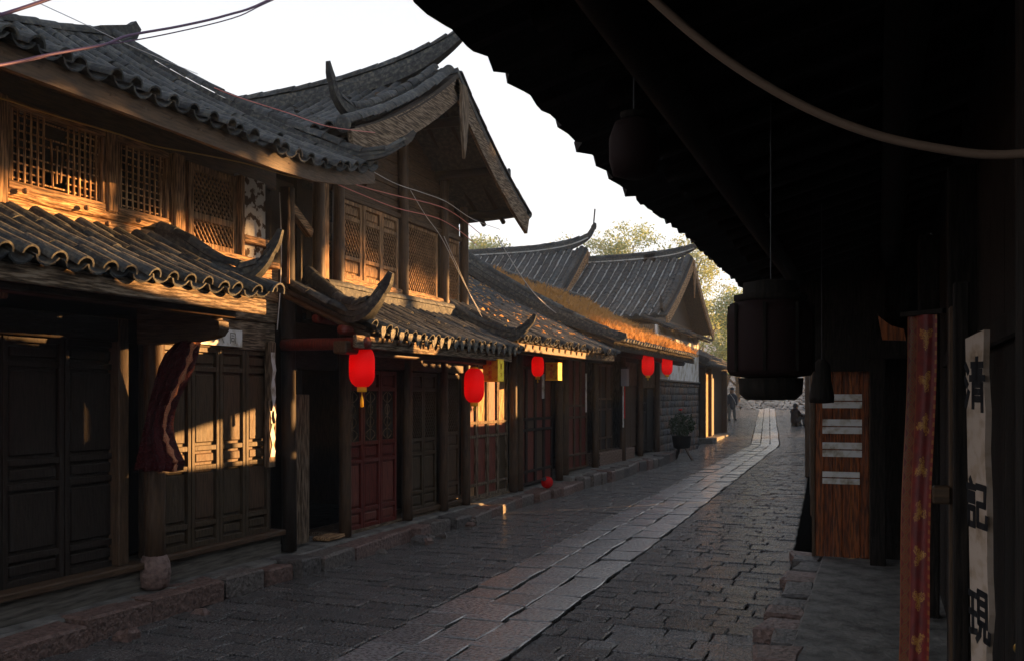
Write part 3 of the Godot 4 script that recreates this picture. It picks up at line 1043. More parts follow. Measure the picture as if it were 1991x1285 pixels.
	# skirt roof over the ground floor
	var sk := part(h, "skirt_roof", P(-5.0, 2.5, 5.0), "low tiled skirt roof with a curled end above the draped post")
	var f2 := func(u, v): return P(-4.5 - v, 2.475 + 0.40 * v + 0.06 * v * v + 0.05 * pow(clampf((u - 2.4) / 0.8, 0, 1.1), 2.0), 3.4 + u)
	tiles(sk, f2, 3.04, 0.97, 0.19, 0.25, 0.02, 1.6)
	deck(sk, f2, 3.1, 0.97, -0.012, -0.045, M.dark_t)
	rafters(sk, f2, 3.0, 0.9, 0.3, 0.03, 0.08, M.brown_t)
	box(sk, "fascia", -4.535, -4.495, 2.335, 2.455, 3.4, 6.5, M.grey_s, 0.008)
	box(sk, "eave_beam", -4.78, -4.64, 2.30, 2.41, 3.4, 6.32, M.brown_s, 0.012)
	ridge(sk, [P(-5.5, 3.08, 6.46), P(-5.25, 2.97, 6.46), P(-4.93, 2.78, 6.47), P(-4.68, 2.71, 6.48), P(-4.54, 2.76, 6.49), P(-4.45, 2.87, 6.5)], 0.12, 0.11, 0.06, 0.17, 2, true)
	put(sk, "end_tile", arc_tile(0.08, 0.085, 0.34, 0.014, 0.0, PI, 7), M.tile2, Transform3D(Basis(Vector3.UP, PI / 2) * Basis(Vector3.RIGHT, 0.3), P(-4.55, 2.55, 6.5)))

func plate_ty_free(par, called: String, path: Array, scales: Array):
	put(par, called, sweep(rect(1.0, 1.5, -0.75), path, scales), M.tile3)

func log_beam(par, called: String, t: float, y: float, hh: float, s0: float, s1: float):
	var path := []
	var sc := []
	for k in 13:
		path.append(P(t - 0.06 + rr(-0.006, 0.006), y + hh / 2 + rr(-0.006, 0.006), lerpf(s0, s1, k / 12.0)))
		sc.append(1.0 + rr(-0.05, 0.04))
	var r := hh / 2
	put(par, called, sweep([Vector2(-0.07, -r * 0.8), Vector2(-0.05, -r), Vector2(0.05, -r), Vector2(0.072, -r * 0.6), Vector2(0.075, r * 0.6), Vector2(0.05, r), Vector2(-0.05, r), Vector2(-0.07, r * 0.8)], path, sc, true), M.pale_s)

# ---------------------------------------------------------------- gabled house
func house_gable():
	var h := thing("timber_house", "timber house with a curved gable roof facing the street above red doors", "house", P(-5.6, 0.172, 10.6))
	box(h, "plinth", -6.0, -5.50, 0.1, 0.2, 9.3, 14.7, M.grey_s, 0.01)
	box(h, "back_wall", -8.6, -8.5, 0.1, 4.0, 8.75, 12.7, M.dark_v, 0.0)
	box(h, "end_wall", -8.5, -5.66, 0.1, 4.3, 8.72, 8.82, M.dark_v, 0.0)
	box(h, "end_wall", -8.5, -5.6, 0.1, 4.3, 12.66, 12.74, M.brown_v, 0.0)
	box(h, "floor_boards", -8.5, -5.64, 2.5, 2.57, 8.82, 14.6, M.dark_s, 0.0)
	box(h, "alcove_wall", -7.2, -7.1, 0.1, 2.6, 8.2, 9.4, M.brown_v, 0.0)
	# plank wall beside the alcove
	var pl := part(h, "plank_panel", P(-5.5, 0.18, 8.6), "narrow board panel with a sunlit patch")
	for k in 2: box(pl, "plank", -5.56, -5.52 + 0.004 * k, 0.19, 1.72, 8.43 + k * 0.155, 8.58 + k * 0.155, M.grey_v, 0.006)
	box(h, "threshold", -5.62, -5.42, 0.17, 0.21, 8.95, 9.3, M.pale_s, 0.008)
	# red doors with carved openings
	for k in 3:
		var a := 9.42 + k * 0.415
		leaf(h, "door", -5.5, a, a + 0.41, 0.2, 2.0, [[0.16, "p"], [0.62, "f"], [0.17, "p"], [0.55, "p"], [0.15, "p"]], M.red_v, [M.redpale_v, M.red_v], {"label": "" if k else "red door leaf with a pale carved opening"})
	for k in 2:
		var a := 11.02 + k * 0.395
		leaf(h, "door", -5.5, a, a + 0.39, 0.26, 2.0, [[0.2, "p"], [0.8, "x"], [0.18, "p"], [0.6, "p"], [0.2, "p"]], M.green_v, M.green_v, {"cell": 0.06})
	leaf(h, "door", -5.5, 12.1, 12.56, 0.28, 2.0, [[1.0, "x"], [0.2, "p"], [0.62, "p"], [0.2, "p"]], M.brown_v, M.brown_v, {"cell": 0.06})
	box(h, "plinth", -5.6, -5.47, 0.2, 0.26, 11.0, 12.6, M.brown_s, 0.008)
	for k in 4:
		var a := 12.84 + k * 0.425
		leaf(h, "plank_door", -5.52, a, a + 0.42, 0.2, 2.3, [[1.0, "b"], [0.17, "b"], [0.72, "b"], [0.14, "b"]], M.grey_v, [M.redpale_v, M.green_v, M.redpale_v, M.pale_v], {"label": "" if k else "tall boarded door leaf catching a patch of sun"})
	for q in [9.36, 10.86, 11.94, 12.7, 14.62]:
		log_between(h, "post", P(-5.46, 0.17, q), P(-5.46, 2.45, q), 0.07, 0.065, M.brown_v)
	for q in [[9.36, 10.86], [10.86, 12.7], [12.7, 14.62]]:
		box(h, "lintel", -5.6, -5.46, 2.02 if q[0] < 12.0 else 2.31, 2.5, q[0] + 0.06, q[1] - 0.06, M.brown_s, 0.01)
	box(h, "lintel", -5.62, -5.52, 1.98, 2.45, 8.35, 9.3, M.dark_s, 0.01)
	# upper wall: boards between posts
	for q in [8.82, 9.22, 10.76, 11.97, 12.64]:
		log_between(h, "post", P(-5.46, 2.7, q), P(-5.46, 4.35 + max(0.0, 1.0 - absf(q - 10.6) * 0.55), q), 0.068, 0.062, M.brown_v)
	var y := 3.93
	while y < 5.3:
		var half: float = min(2.0, (5.45 - y - 0.16) / 0.62 + 0.12)
		if half > 0.15: box(h, "wall_board", -5.58, -5.52 + rr(0, 0.008), y, y + 0.148, max(8.8, 10.6 - half), min(12.7, 10.6 + half), M.brown_s, 0.006)
		y += 0.152
	for q in [[9.27, 10.71], [10.81, 11.92], [12.02, 12.6]]:
		box(h, "sill_rail", -5.58, -5.44, 2.90, 3.0, q[0], q[1], M.old_s, 0.012)
		box(h, "head_rail", -5.56, -5.46, 3.86, 3.925, q[0], q[1], M.brown_s, 0.01)
	box(h, "skirt_board", -5.60, -5.54, 2.5, 2.9, 8.8, 12.7, M.dark_s, 0.0)
	for k in 3:
		var a := 9.34 + k * 0.445
		leaf(h, "window", -5.48 + (0.01 if k == 1 else 0.0), a, a + 0.44, 3.0, 3.86, [[0.2, "p"], [0.6, "x"], [0.24, "p"]], M.old_v, M.old_v, {"cell": 0.06, "stile": 0.055, "label": "" if k else "diamond lattice casement above the low tiled roof"})
	leaf(h, "window", -5.50, 10.86, 11.86, 2.98, 3.86, [[1.0, "x"]], M.old_v, M.old_v, {"cell": 0.06, "stile": 0.08, "label": "wide diamond lattice screen"})
	leaf(h, "window", -5.50, 12.06, 12.56, 2.98, 3.86, [[0.25, "p"], [0.75, "x"]], M.old_v, M.old_v, {"cell": 0.06})
	box(h, "alcove_board", -5.75, -5.70, 2.6, 3.9, 8.3, 9.2, M.dark_v, 0.0)
	bar(h, "brace", P(-5.5, 3.62, 8.3), P(-5.52, 3.38, 8.75), 0.07, 0.09, M.old_s)
	box(h, "wall_post", -5.5, -5.42, 2.75, 3.95, 8.86, 8.97, M.old_v, 0.01)
	# gable roof, ridge running back from the street
	var rf := part(h, "roof", P(-5.5, 4.3, 10.6), "curved tiled gable roof with bargeboards and a hanging point board")
	var rise := func(v): return 4.27 + 0.36 * v + 0.066 * v * v
	var near := func(u, v): return P(-4.66 - u, rise.call(v) - 0.24 * (1.0 - exp(-u / 1.1)) * (0.35 + 0.27 * v), 8.16 + v)
	var far := func(u, v): return P(-4.66 - u, rise.call(v) + 0.03 - 0.24 * (1.0 - exp(-u / 1.1)) * (0.35 + 0.27 * v), 13.04 - v)
	tiles(rf, near, 3.8, 2.4, 0.19, 0.25, 0.2, 1.6)
	deck(rf, near, 4.1, 2.44, -0.012, -0.06, M.dark_s)
	deck(rf, far, 4.1, 2.44, 0.03, -0.06, M.tile0)
	tile_rows(rf, far, 3.8, 2.4, 0.24, 0.062, [M.tile0, M.tile1], 0.25, 0.2)
	for sg in [0, 1]:
		var f: Callable = near if sg == 0 else far
		var vg := []
		var bd := []
		for k in 9:
			var v := 2.42 - 2.5 * k / 8.0
			vg.append(f.call(0.06, v) + Vector3.UP * 0.05)
			bd.append(f.call(0.015, v) - Vector3.UP * 0.02)
		var n := 10
		var cov := arc_tile(0.072, 0.08, 0.32, 0.015, 0.0, PI, 8)
		for k in n:
			var w := frame_at(f, 0.05, 0.04 + 2.42 * k / n)
			w.origin += w.basis.y * (0.045 + rr(0, 0.008))
			w.basis = w.basis * Basis(Vector3.RIGHT, 0.05) * Basis(Vector3.UP, rr(-0.04, 0.04))
			put(rf, "verge_tile", cov, M["tile%d" % (k % 3)], w)
		var cap := frame_at(f, 0.05, -0.1)
		put(rf, "end_disc", lathe([Vector2(0.0, 0.0), Vector2(0.08, 0.0), Vector2(0.084, 0.015), Vector2(0.07, 0.025), Vector2(0.0, 0.025)], 14), M.tile2, Transform3D(cap.basis * Basis(Vector3.RIGHT, PI / 2), cap.origin + cap.basis.y * 0.03))
		# weathered bargeboard of three planks
		for q in 3:
			var b2 := smoothed(bd.slice(q * 3 - (1 if q else 0), min(q * 3 + 3, 9)), 3)
			put(rf, "bargeboard", sweep(rect(0.035 + 0.006 * q, 0.26, -0.27), b2), M.grey_s)
		# the ridge that runs down the verge and curls up at its foot
		var dr := []
		for v in [2.3, 1.8, 1.2, 0.8, 0.5]: dr.append(f.call(0.24, v) + Vector3.UP * 0.15)
		var d := -1.0 if sg == 0 else 1.0
		dr.append(f.call(0.26, 0.30) + Vector3(0, 0.22, 0))
		dr.append(f.call(0.28, 0.14) + Vector3(0, 0.36, 0))
		dr.append(f.call(0.28, 0.06) + Vector3(0, 0.50, 0))
		ridge(rf, dr, 0.12, 0.13, 0.062, 0.2, 2, true)
	rafters(rf, near, 0.9, 2.35, 0.3, 0.035, 0.10, M.dark_s)
	rafters(rf, far, 0.9, 2.35, 0.3, 0.035, 0.10, M.dark_s)
	for v in [0.35, 1.2, 2.0]:
		for f in [near, far]:
			var a: Vector3 = f.call(0.05, v) - Vector3.UP * 0.19
			log_between(rf, "purlin", a, a + Vector3(-1.2, 0, 0), 0.06, 0.06, M.dark_t)
	ridge(rf, [P(-8.6, 5.49, 10.6), P(-7.4, 5.50, 10.6), P(-6.3, 5.58, 10.6), P(-5.4, 5.74, 10.6), P(-4.85, 5.92, 10.6), P(-4.58, 6.05, 10.6)], 0.17, 0.24, 0.09, 0.24, 3, true)
	plate_sy(rf, "hanging_point_board", [Vector2(10.52, 5.36), Vector2(10.66, 5.36), Vector2(10.73, 5.2), Vector2(10.70, 4.92), Vector2(10.64, 4.62), Vector2(10.60, 4.5), Vector2(10.56, 4.7), Vector2(10.50, 5.0)], -4.60, -4.565, M.grey_v)
	# skirt roof
	var sk := part(h, "skirt_roof", P(-5.0, 2.4, 10.0), "low tiled roof with a curled hip above the first red lantern")
	var f2 := func(u, v): return P(-4.5 - v, 2.31 + 0.40 * v + 0.05 * v * v + 0.05 * pow(clampf((0.7 - u) / 0.7, 0, 1.0), 2.0), 8.12 + u)
	tiles(sk, f2, 3.9, 0.96, 0.19, 0.25, 0.05, 1.5)
	deck(sk, f2, 3.95, 0.96, -0.012, -0.045, M.dark_t)
	rafters(sk, f2, 3.8, 0.9, 0.3, 0.03, 0.08, M.brown_t)
	var dp := []
	for q in [[-0.042, 0.03], [0.042, 0.03], [0.05, 0.0], [0.04, -0.035], [0.018, -0.07], [0.0, -0.085], [-0.018, -0.07], [-0.04, -0.035], [-0.05, 0.0]]: dp.append(Vector2(q[0], q[1]))
	var d0 := []
	var d1 := []
	for q in dp:
		d0.append(Vector3(0.0, q.y, q.x))
		d1.append(Vector3(0.012, q.y, q.x))
	var drip := solid(d0, d1, PackedVector2Array(dp))
	for k in 20:
		var w := frame_at(f2, 0.05 + k * 0.19 + 0.095, -0.075)
		put(sk, "drip_tile", drip, M.driptile, Transform3D(Basis(Vector3.BACK, -0.15) * Basis(Vector3.UP, rr(-0.06, 0.06)), w.origin + Vector3(0.012, 0.02, 0)))
	box(sk, "fascia", -4.56, -4.52, 2.15, 2.27, 7.95, 12.05, M.grey_s, 0.008)
	box(sk, "eave_beam", -4.80, -4.66, 2.10, 2.22, 8.0, 12.05, M.brown_s, 0.012)
	log_between(sk, "tie_beam", P(-5.45, 2.2, 8.15), P(-4.5, 2.2, 8.15), 0.06, 0.06, M.red_v)
	ridge(sk, [P(-5.52, 2.98, 8.72), P(-5.2, 2.80, 8.50), P(-4.85, 2.62, 8.26), P(-4.58, 2.56, 8.12), P(-4.42, 2.61, 8.07), P(-4.31, 2.72, 8.06)], 0.14, 0.17, 0.065, 0.2, 3, true)
	ridge(sk, [P(-5.42, 2.87, 8.9), P(-5.42, 2.86, 10.0), P(-5.42, 2.87, 11.0), P(-5.42, 2.88, 12.1)], 0.13, 0.1, 0.07, 0.24, 1, false)
	for q in [[-5.45, 2.65, 8.58], [-5.1, 2.45, 8.30], [-4.7, 2.32, 8.10]]:
		log_between(sk, "rafter_end", P(q[0], q[1], q[2] - 0.12), P(q[0], q[1], q[2] + 0.4), 0.045, 0.045, M.red_v)
	ridge(sk, [P(-5.5, 2.98, 12.16), P(-5.15, 2.76, 12.18), P(-4.82, 2.60, 12.2), P(-4.58, 2.56, 12.2), P(-4.44, 2.60, 12.2), P(-4.35, 2.67, 12.2)], 0.12, 0.14, 0.06, 0.2, 2, true)

# ---------------------------------------------------------------- low shops in the middle
func shops_middle():
	var h := thing("low_shop", "low shop roofed with leaf-strewn tiles between gabled house and grassy roof", "shop", P(-5.6, 0.2, 15.5))
	box(h, "back_wall", -8.0, -7.9, 0.1, 3.8, 14.7, 17.2, M.dark_v, 0.0)
	for k in 4:
		var a := 15.0 + k * 0.465
		leaf(h, "door", -5.53, a, a + 0.46, 0.2, 2.2, [[1.0, "b"], [0.17, "b"], [0.8, "b"], [0.2, "b"]], M.dark_v, [M.redpale_v, M.red_v, M.brown_v])
	for q in [14.86, 16.98]: log_between(h, "post", P(-5.45, 0.17, q), P(-5.45, 2.7, q), 0.075, 0.07, M.brown_v)
	box(h, "lintel", -5.6, -5.46, 2.2, 2.75, 14.7, 17.1, M.dark_s, 0.01)
	var rf := part(h, "roof", P(-5.5, 2.5, 14.7))
	var f := func(u, v): return P(-4.48 - v, 2.47 + 0.44 * v + 0.02 * v * v, 12.2 + u)
	tiles(rf, f, 4.95, 3.0, 0.22, 0.26, 0.03, 1.7)
	deck(rf, f, 5.0, 3.05, -0.012, -0.05, M.dark_t)
	rafters(rf, f, 4.9, 1.0, 0.3, 0.035, 0.09, M.old_t)
	box(rf, "fascia", -4.55, -4.51, 2.31, 2.42, 12.25, 17.2, M.brown_s, 0.008)
	box(rf, "eave_beam", -4.82, -4.68, 2.3, 2.41, 12.3, 17.2, M.dark_s, 0.01)
	plate_sy(rf, "eave_end_board", [Vector2(16.4, 2.33), Vector2(17.2, 2.33), Vector2(17.2, 2.46), Vector2(16.9, 2.44)], -4.50, -4.47, M.pale_s)
	back_slope(rf, 12.2, 17.25, -7.5, 3.93, 2.6)
	var h2 := thing("low_shop", "long low shop whose tiled roof is overgrown with dry orange grass", "shop", P(-5.6, 0.235, 21.0))
	box(h2, "back_wall", -8.0, -7.9, 0.1, 4.0, 17.3, 25.6, M.dark_v, 0.0)
	box(h2, "end_wall", -7.9, -5.55, 0.1, 3.6, 25.5, 25.6, M.grey_v, 0.0)
	for k in 4:
		var a := 17.45 + k * 0.43
		leaf(h2, "door", -5.55, a, a + 0.425, 0.26, 2.5, [[0.8, "b"], [0.16, "b"], [0.6, "b"], [0.2, "b"]], M.brown_v, [M.red_v, M.redpale_v])
	for k in 3:
		var a := 19.85 + k * 0.48
		leaf(h2, "door", -5.58, a, a + 0.475, 0.5, 2.4, [[0.6, "b"], [0.16, "p"], [0.5, "p"], [0.2, "p"]], M.brown_v, [M.brown_v, M.dark_v])
	box(h2, "brick_step", -5.75, -5.45, 0.2, 0.5, 19.8, 22.9, M.rubble2, 0.01)
	for k in 5:
		var a := 21.95 + k * 0.29
		box(h2, "wall_plank", -5.58, -5.54 + 0.004 * (k % 2), 0.5, 1.95, a, a + 0.285, M.brown_v, 0.006)
	box(h2, "upper_board", -5.58, -5.52, 1.96, 2.9, 21.9, 23.4, M.grey_v, 0.008)
	leaf(h2, "door", -5.56, 23.9, 24.6, 0.3, 1.9, [[0.3, "b"], [0.2, "x"], [0.7, "p"], [0.2, "p"]], M.dark_v, M.dark_v, {"cell": 0.1})
	box(h2, "upper_board", -5.58, -5.50, 1.92, 2.9, 23.6, 25.4, M.grey_v, 0.008)
	box(h2, "wall_plank", -5.60, -5.54, 0.3, 1.91, 24.62, 25.4, M.dark_v, 0.006)
	for q in [17.36, 19.45, 21.75, 23.5, 25.45]: log_between(h2, "post", P(-5.46, 0.2, q), P(-5.46, 2.8, q), 0.08, 0.075, M.brown_v)
	box(h2, "lintel", -5.62, -5.48, 2.5, 2.95, 17.3, 25.6, M.dark_s, 0.01)
	box(h2, "awning_beam", -4.9, -4.76, 2.5, 2.62, 17.3, 25.6, M.dark_s, 0.01)
	var r2 := part(h2, "roof", P(-5.5, 2.8, 21.0))
	var g2 := func(u, v): return P(-4.48 - v, 2.72 + 0.44 * v + 0.02 * v * v, 17.3 + u)
	deck(r2, g2, 8.3, 3.05, -0.012, -0.06, M.dark_t)
	tile_rows(r2, g2, 8.1, 3.0, 0.23, 0.062, [M.tile0, M.tile1, M.tile2, M.tile3], 0.26, 0.12, 0.08)
	box(r2, "fascia", -4.55, -4.51, 2.55, 2.66, 17.4, 25.6, M.dark_s, 0.008)
	rafters(r2, g2, 8.2, 0.9, 0.4, 0.04, 0.1, M.brown_t)
	back_slope(r2, 17.3, 25.6, -7.5, 4.25, 2.8)
	ridge(r2, [P(-7.75, 4.75, 17.35), P(-7.6, 4.55, 17.35), P(-7.35, 4.36, 17.35), P(-6.6, 3.88, 17.35), P(-5.6, 3.34, 17.35), P(-4.9, 3.02, 17.35), P(-4.4, 2.84, 17.35)], 0.2, 0.26, 0.085, 0.24, 3, true)
	ridge(r2, [P(-7.5, 4.34, 17.5), P(-7.5, 4.34, 20.0), P(-7.5, 4.34, 23.0), P(-7.5, 4.36, 25.5)], 0.16, 0.15, 0.08, 0.26, 2, false)
	# dry grass and leaves growing on the tiles
	var gr := MultiMesh.new()
	gr.transform_format = MultiMesh.TRANSFORM_3D
	gr.mesh = tuft()
	var xs := []
	for k in 2600:
		var u := 0.7 + 7.4 * pow(rng.randf(), 0.9)
		var v := 2.9 * pow(rng.randf(), 1.5)
		var dense := 0.5 + 0.5 * sin(u * 1.7 + v * 2.3) + 0.4 * sin(u * 4.1 - v * 1.3)
		if rng.randf() > dense + 0.35: continue
		var w := frame_at(g2, u, v)
		w.basis = Basis(Vector3.UP, rr(0, TAU)) * Basis(Vector3.RIGHT, rr(-0.5, 0.5)) * Basis.IDENTITY.scaled(Vector3.ONE * rr(0.5, 1.35))
		w.origin += Vector3.UP * 0.05
		xs.append(w)
	gr.instance_count = xs.size()
	for k in xs.size(): gr.set_instance_transform(k, xs[k])
	var mi := MultiMeshInstance3D.new()
	mi.name = "dry_grass"
	mi.multimesh = gr
	mi.material_override = M.dry0
	add_child(mi)
	tag(mi, "dry orange grass growing thick on the long low roof", "grass", "", "stuff")
	var lf := MultiMesh.new()
	lf.transform_format = MultiMesh.TRANSFORM_3D
	lf.mesh = dead_leaf()
	lf.instance_count = 420
	for k in 420:
		var w := frame_at(f, rr(0.3, 4.9), 3.0 * pow(rng.randf(), 0.8))
		w.origin += w.basis.y * rr(0.05, 0.13)
		w.basis = w.basis * Basis(Vector3.UP, rr(0, TAU)) * Basis(Vector3.RIGHT, rr(-0.6, 0.6)) * Basis.IDENTITY.scaled(Vector3.ONE * rr(0.5, 1.3))
		lf.set_instance_transform(k, w)
	var ml := MultiMeshInstance3D.new()
	ml.name = "fallen_leaves"
	ml.multimesh = lf
	ml.material_override = M.dry0
	add_child(ml)
	tag(ml, "fallen brown leaves scattered over the low shop roof tiles", "leaves", "", "stuff")

func back_slope(par, s0: float, s1: float, t: float, y: float, run: float):
	var f := func(u, v): return P(t - run + v, y - 0.42 * (run - v), s0 + u)
	deck(par, f, s1 - s0, run, 0.03, -0.05, M.tile0, "back_slope", 4, 2)

func tuft() -> ArrayMesh:
	var v := PackedVector3Array()
	var ix := PackedInt32Array()
	for k in 14:
		var a := rr(0, TAU)
		var d := Vector3(cos(a), 0, sin(a))
		var o := d * rr(0, 0.05)
		var sd := Vector3(-d.z, 0, d.x) * rr(0.005, 0.012)
		var h := rr(0.06, 0.17)
		var lean := d * rr(0.02, 0.10)
		var b := v.size()
		v.append_array(PackedVector3Array([o - sd, o + sd, o + lean * 0.4 + Vector3.UP * h * 0.6 + sd * 0.8, o + lean * 0.4 + Vector3.UP * h * 0.6 - sd * 0.8, o + lean + Vector3.UP * h * rr(0.7, 1.0)]))
		ix.append_array(PackedInt32Array([b, b + 1, b + 2, b, b + 2, b + 3, b + 3, b + 2, b + 4]))
	return commit(v, ix, false)

func dead_leaf() -> ArrayMesh:
	return commit(PackedVector3Array([Vector3(-0.04, 0, 0), Vector3(0, 0.012, 0.022), Vector3(0.045, 0.01, 0), Vector3(0, 0.015, -0.024)]), PackedInt32Array([0, 1, 2, 0, 2, 3]), false)

# ---------------------------------------------------------------- stone wall and the houses beyond
func wall_and_far_houses():
	var w := thing("stone_house", "whitewashed house with a rubble stone lower wall beside the potted bush", "house", P(-5.6, 0.0, 29.3))
	box(w, "mortar_core", -6.4, -5.56, -0.1, 2.16, 25.7, 32.2, M.mortar, 0.0)
	box(w, "plaster_wall", -6.4, -5.52, 2.16, 3.6, 25.7, 32.2, M.plaster, 0.01)
	box(w, "ledge", -6.3, -5.47, 2.12, 2.17, 25.7, 32.25, M.mortar, 0.01)
	var y := -0.05
	while y < 2.1:
		var hh := rr(0.15, 0.24)
		if y + hh > 2.11: hh = 2.11 - y
		if hh < 0.06: break
		var s := 25.7
		while s < 32.15:
			var l := rr(0.16, 0.36)
			var b: float = min(s + l, 32.2)
			if b - s > 0.07: rubble(w, -5.56, s, b, y, y + hh)
			s = b
		y += hh
	var rf := part(w, "roof", P(-6.0, 3.5, 29.0))
	var f := func(u, v): return P(-5.15 - v, 3.48 + 0.42 * v, 25.9 + u)
	deck(rf, f, 6.4, 0.8, 0.0, -0.05, M.dark_t)
	tile_rows(rf, f, 6.3, 0.8, 0.25, 0.07, [M.tile0, M.tile1, M.tile3], 0.3, 0.05, 0.06)
	var aw := part(w, "small_awning", P(-5.3, 2.7, 26.4))
	var fa := func(u, v): return P(-5.0 - v, 2.62 + 0.35 * v, 25.75 + u)
	deck(aw, fa, 1.3, 0.6, 0.0, -0.04, M.dark_t, "deck", 3, 2)
	tile_rows(aw, fa, 1.2, 0.6, 0.24, 0.06, [M.tile0, M.tile1], 0.3, 0.05, 0.05)
	# two big roofs behind the shops
	far_house("tiled_house", "far house with a long grey ridge sweeping up to a thin spike", -9.0, -17.0, 27.0, 31.1, 35.4, 4.0, 6.5, 0.32, true)
	far_house("tiled_house", "far house with a dark open gable and pale streaked tile rows", -5.5, -9.6, 26.9, 31.1, 35.2, 3.92, 6.05, 0.25, false)
	# house past the stone wall
	var e := thing("roadside_house", "small tiled house past the stone wall with a sunlit doorway post", "house", P(-6.0, 0.1, 36.0))
	box(e, "wall", -8.0, -6.05, -0.1, 3.0, 32.4, 41.0, M.dark_v, 0.0)
	for q in [32.5, 35.6, 37.0, 40.9]: box(e, "post", -6.06, -5.84, -0.1, 2.75, q - 0.08, q + 0.08, M.brown_v, 0.01)
	box(e, "door_board", -6.04, -5.96, 0.15, 2.6, 35.75, 36.85, M.pale_v, 0.01, "pale boards lit by the low sun")
	box(e, "door_board", -6.04, -5.97, 0.15, 2.4, 37.15, 38.25, M.brown_v, 0.01)
	box(e, "step", -6.1, -5.5, -0.1, 0.2, 35.0, 41.0, M.concrete, 0.02)
	var re := part(e, "roof", P(-6.0, 3.0, 36.0))
	var fe := func(u, v): return P(-5.25 - v, 2.70 + 0.5 * v, 32.3 + u)
	deck(re, fe, 8.9, 2.4, 0.0, -0.06, M.dark_t)
	tile_rows(re, fe, 8.8, 2.4, 0.26, 0.075, [M.tile0, M.tile1, M.tile3], 0.3, 0.05, 0.08)
	back_slope(re, 32.3, 41.2, -7.65, 3.9, 2.0)
	ridge(re, [P(-7.6, 4.35, 32.25), P(-7.4, 4.15, 32.3), P(-6.9, 3.78, 32.3), P(-6.2, 3.36, 32.3), P(-5.3, 2.95, 32.3)], 0.24, 0.28, 0.1, 0.3, 2, true)
	ridge(re, [P(-7.65, 4.0, 32.4), P(-7.65, 3.98, 36.0), P(-7.65, 4.0, 41.0)], 0.2, 0.2, 0.1, 0.3, 2, false)
	var e2 := thing("roadside_house", "last dark house on the left behind the standing walker", "house", P(-8.5, 0.5, 52.0))
	box(e2, "wall", -12.0, -7.7, 0.0, 3.6, 42.0, 52.0, M.brown_v, 0.0)
	for k in 6: box(e2, "post", -7.72, -7.55, 0.0, 3.2, 42.2 + k * 1.9, 42.4 + k * 1.9, M.dark_v, 0.01)
	var r2 := part(e2, "roof", P(-8, 3.2, 47.0))
	var f2 := func(u, v): return P(-6.9 - v, 3.1 + 0.5 * v, 41.6 + u)
	deck(r2, f2, 10.6, 3.0, 0.0, -0.06, M.dark_t)
	tile_rows(r2, f2, 10.4, 3.0, 0.32, 0.09, [M.tile0, M.tile1], 0.5, 0.05, 0.08)
	back_slope(r2, 41.6, 52.2, -9.9, 4.6, 2.4)
	var e3 := thing("hillside_house", "pale wall of a house across the top of the cobbled slope", "house", P(-9.0, 5.0, 100.0))
	box(e3, "wall", -22.0, 8.0, 4.0, 8.6, 99.0, 104.0, M.plaster, 0.0)
	var r3 := part(e3, "roof", P(-7, 8.6, 100.0))
	var f3 := func(u, v): return P(-22.5 + u, 8.5 + 0.5 * v, 98.4 + v)
	deck(r3, f3, 31.0, 3.0, 0.05, -0.1, M.tile0)
	tile_rows(r3, f3, 30.8, 3.0, 0.5, 0.12, [M.tile0, M.tile1], 0.8, 0.1, 0.08)

func rubble(par, t: float, s0: float, s1: float, y0: float, y1: float):
	var g0 := 0.012
	var pts := []
	for q in [[s0 + g0, y0 + g0], [(s0 + s1) / 2, y0 + g0], [s1 - g0, y0 + g0], [s1 - g0, (y0 + y1) / 2], [s1 - g0, y1 - g0], [(s0 + s1) / 2, y1 - g0], [s0 + g0, y1 - g0], [s0 + g0, (y0 + y1) / 2]]:
		pts.append(Vector2(q[0] + rr(-0.014, 0.014), q[1] + rr(-0.014, 0.014)))
	var c := Vector2((s0 + s1) / 2, (y0 + y1) / 2)
	var rings := []
	var out := rr(0.02, 0.05)
	for k in 3:
		var r := []
		for p in pts:
			var q: Vector2 = c + (p - c) * [1.0, 0.97, 0.72][k]
			r.append(P(t + [-0.02, out * 0.6, out + rr(-0.006, 0.006)][k], q.y, q.x))
		rings.append(r)
	put(par, "stone", skin(rings), M["rubble%d" % rng.randi_range(0, 3)])

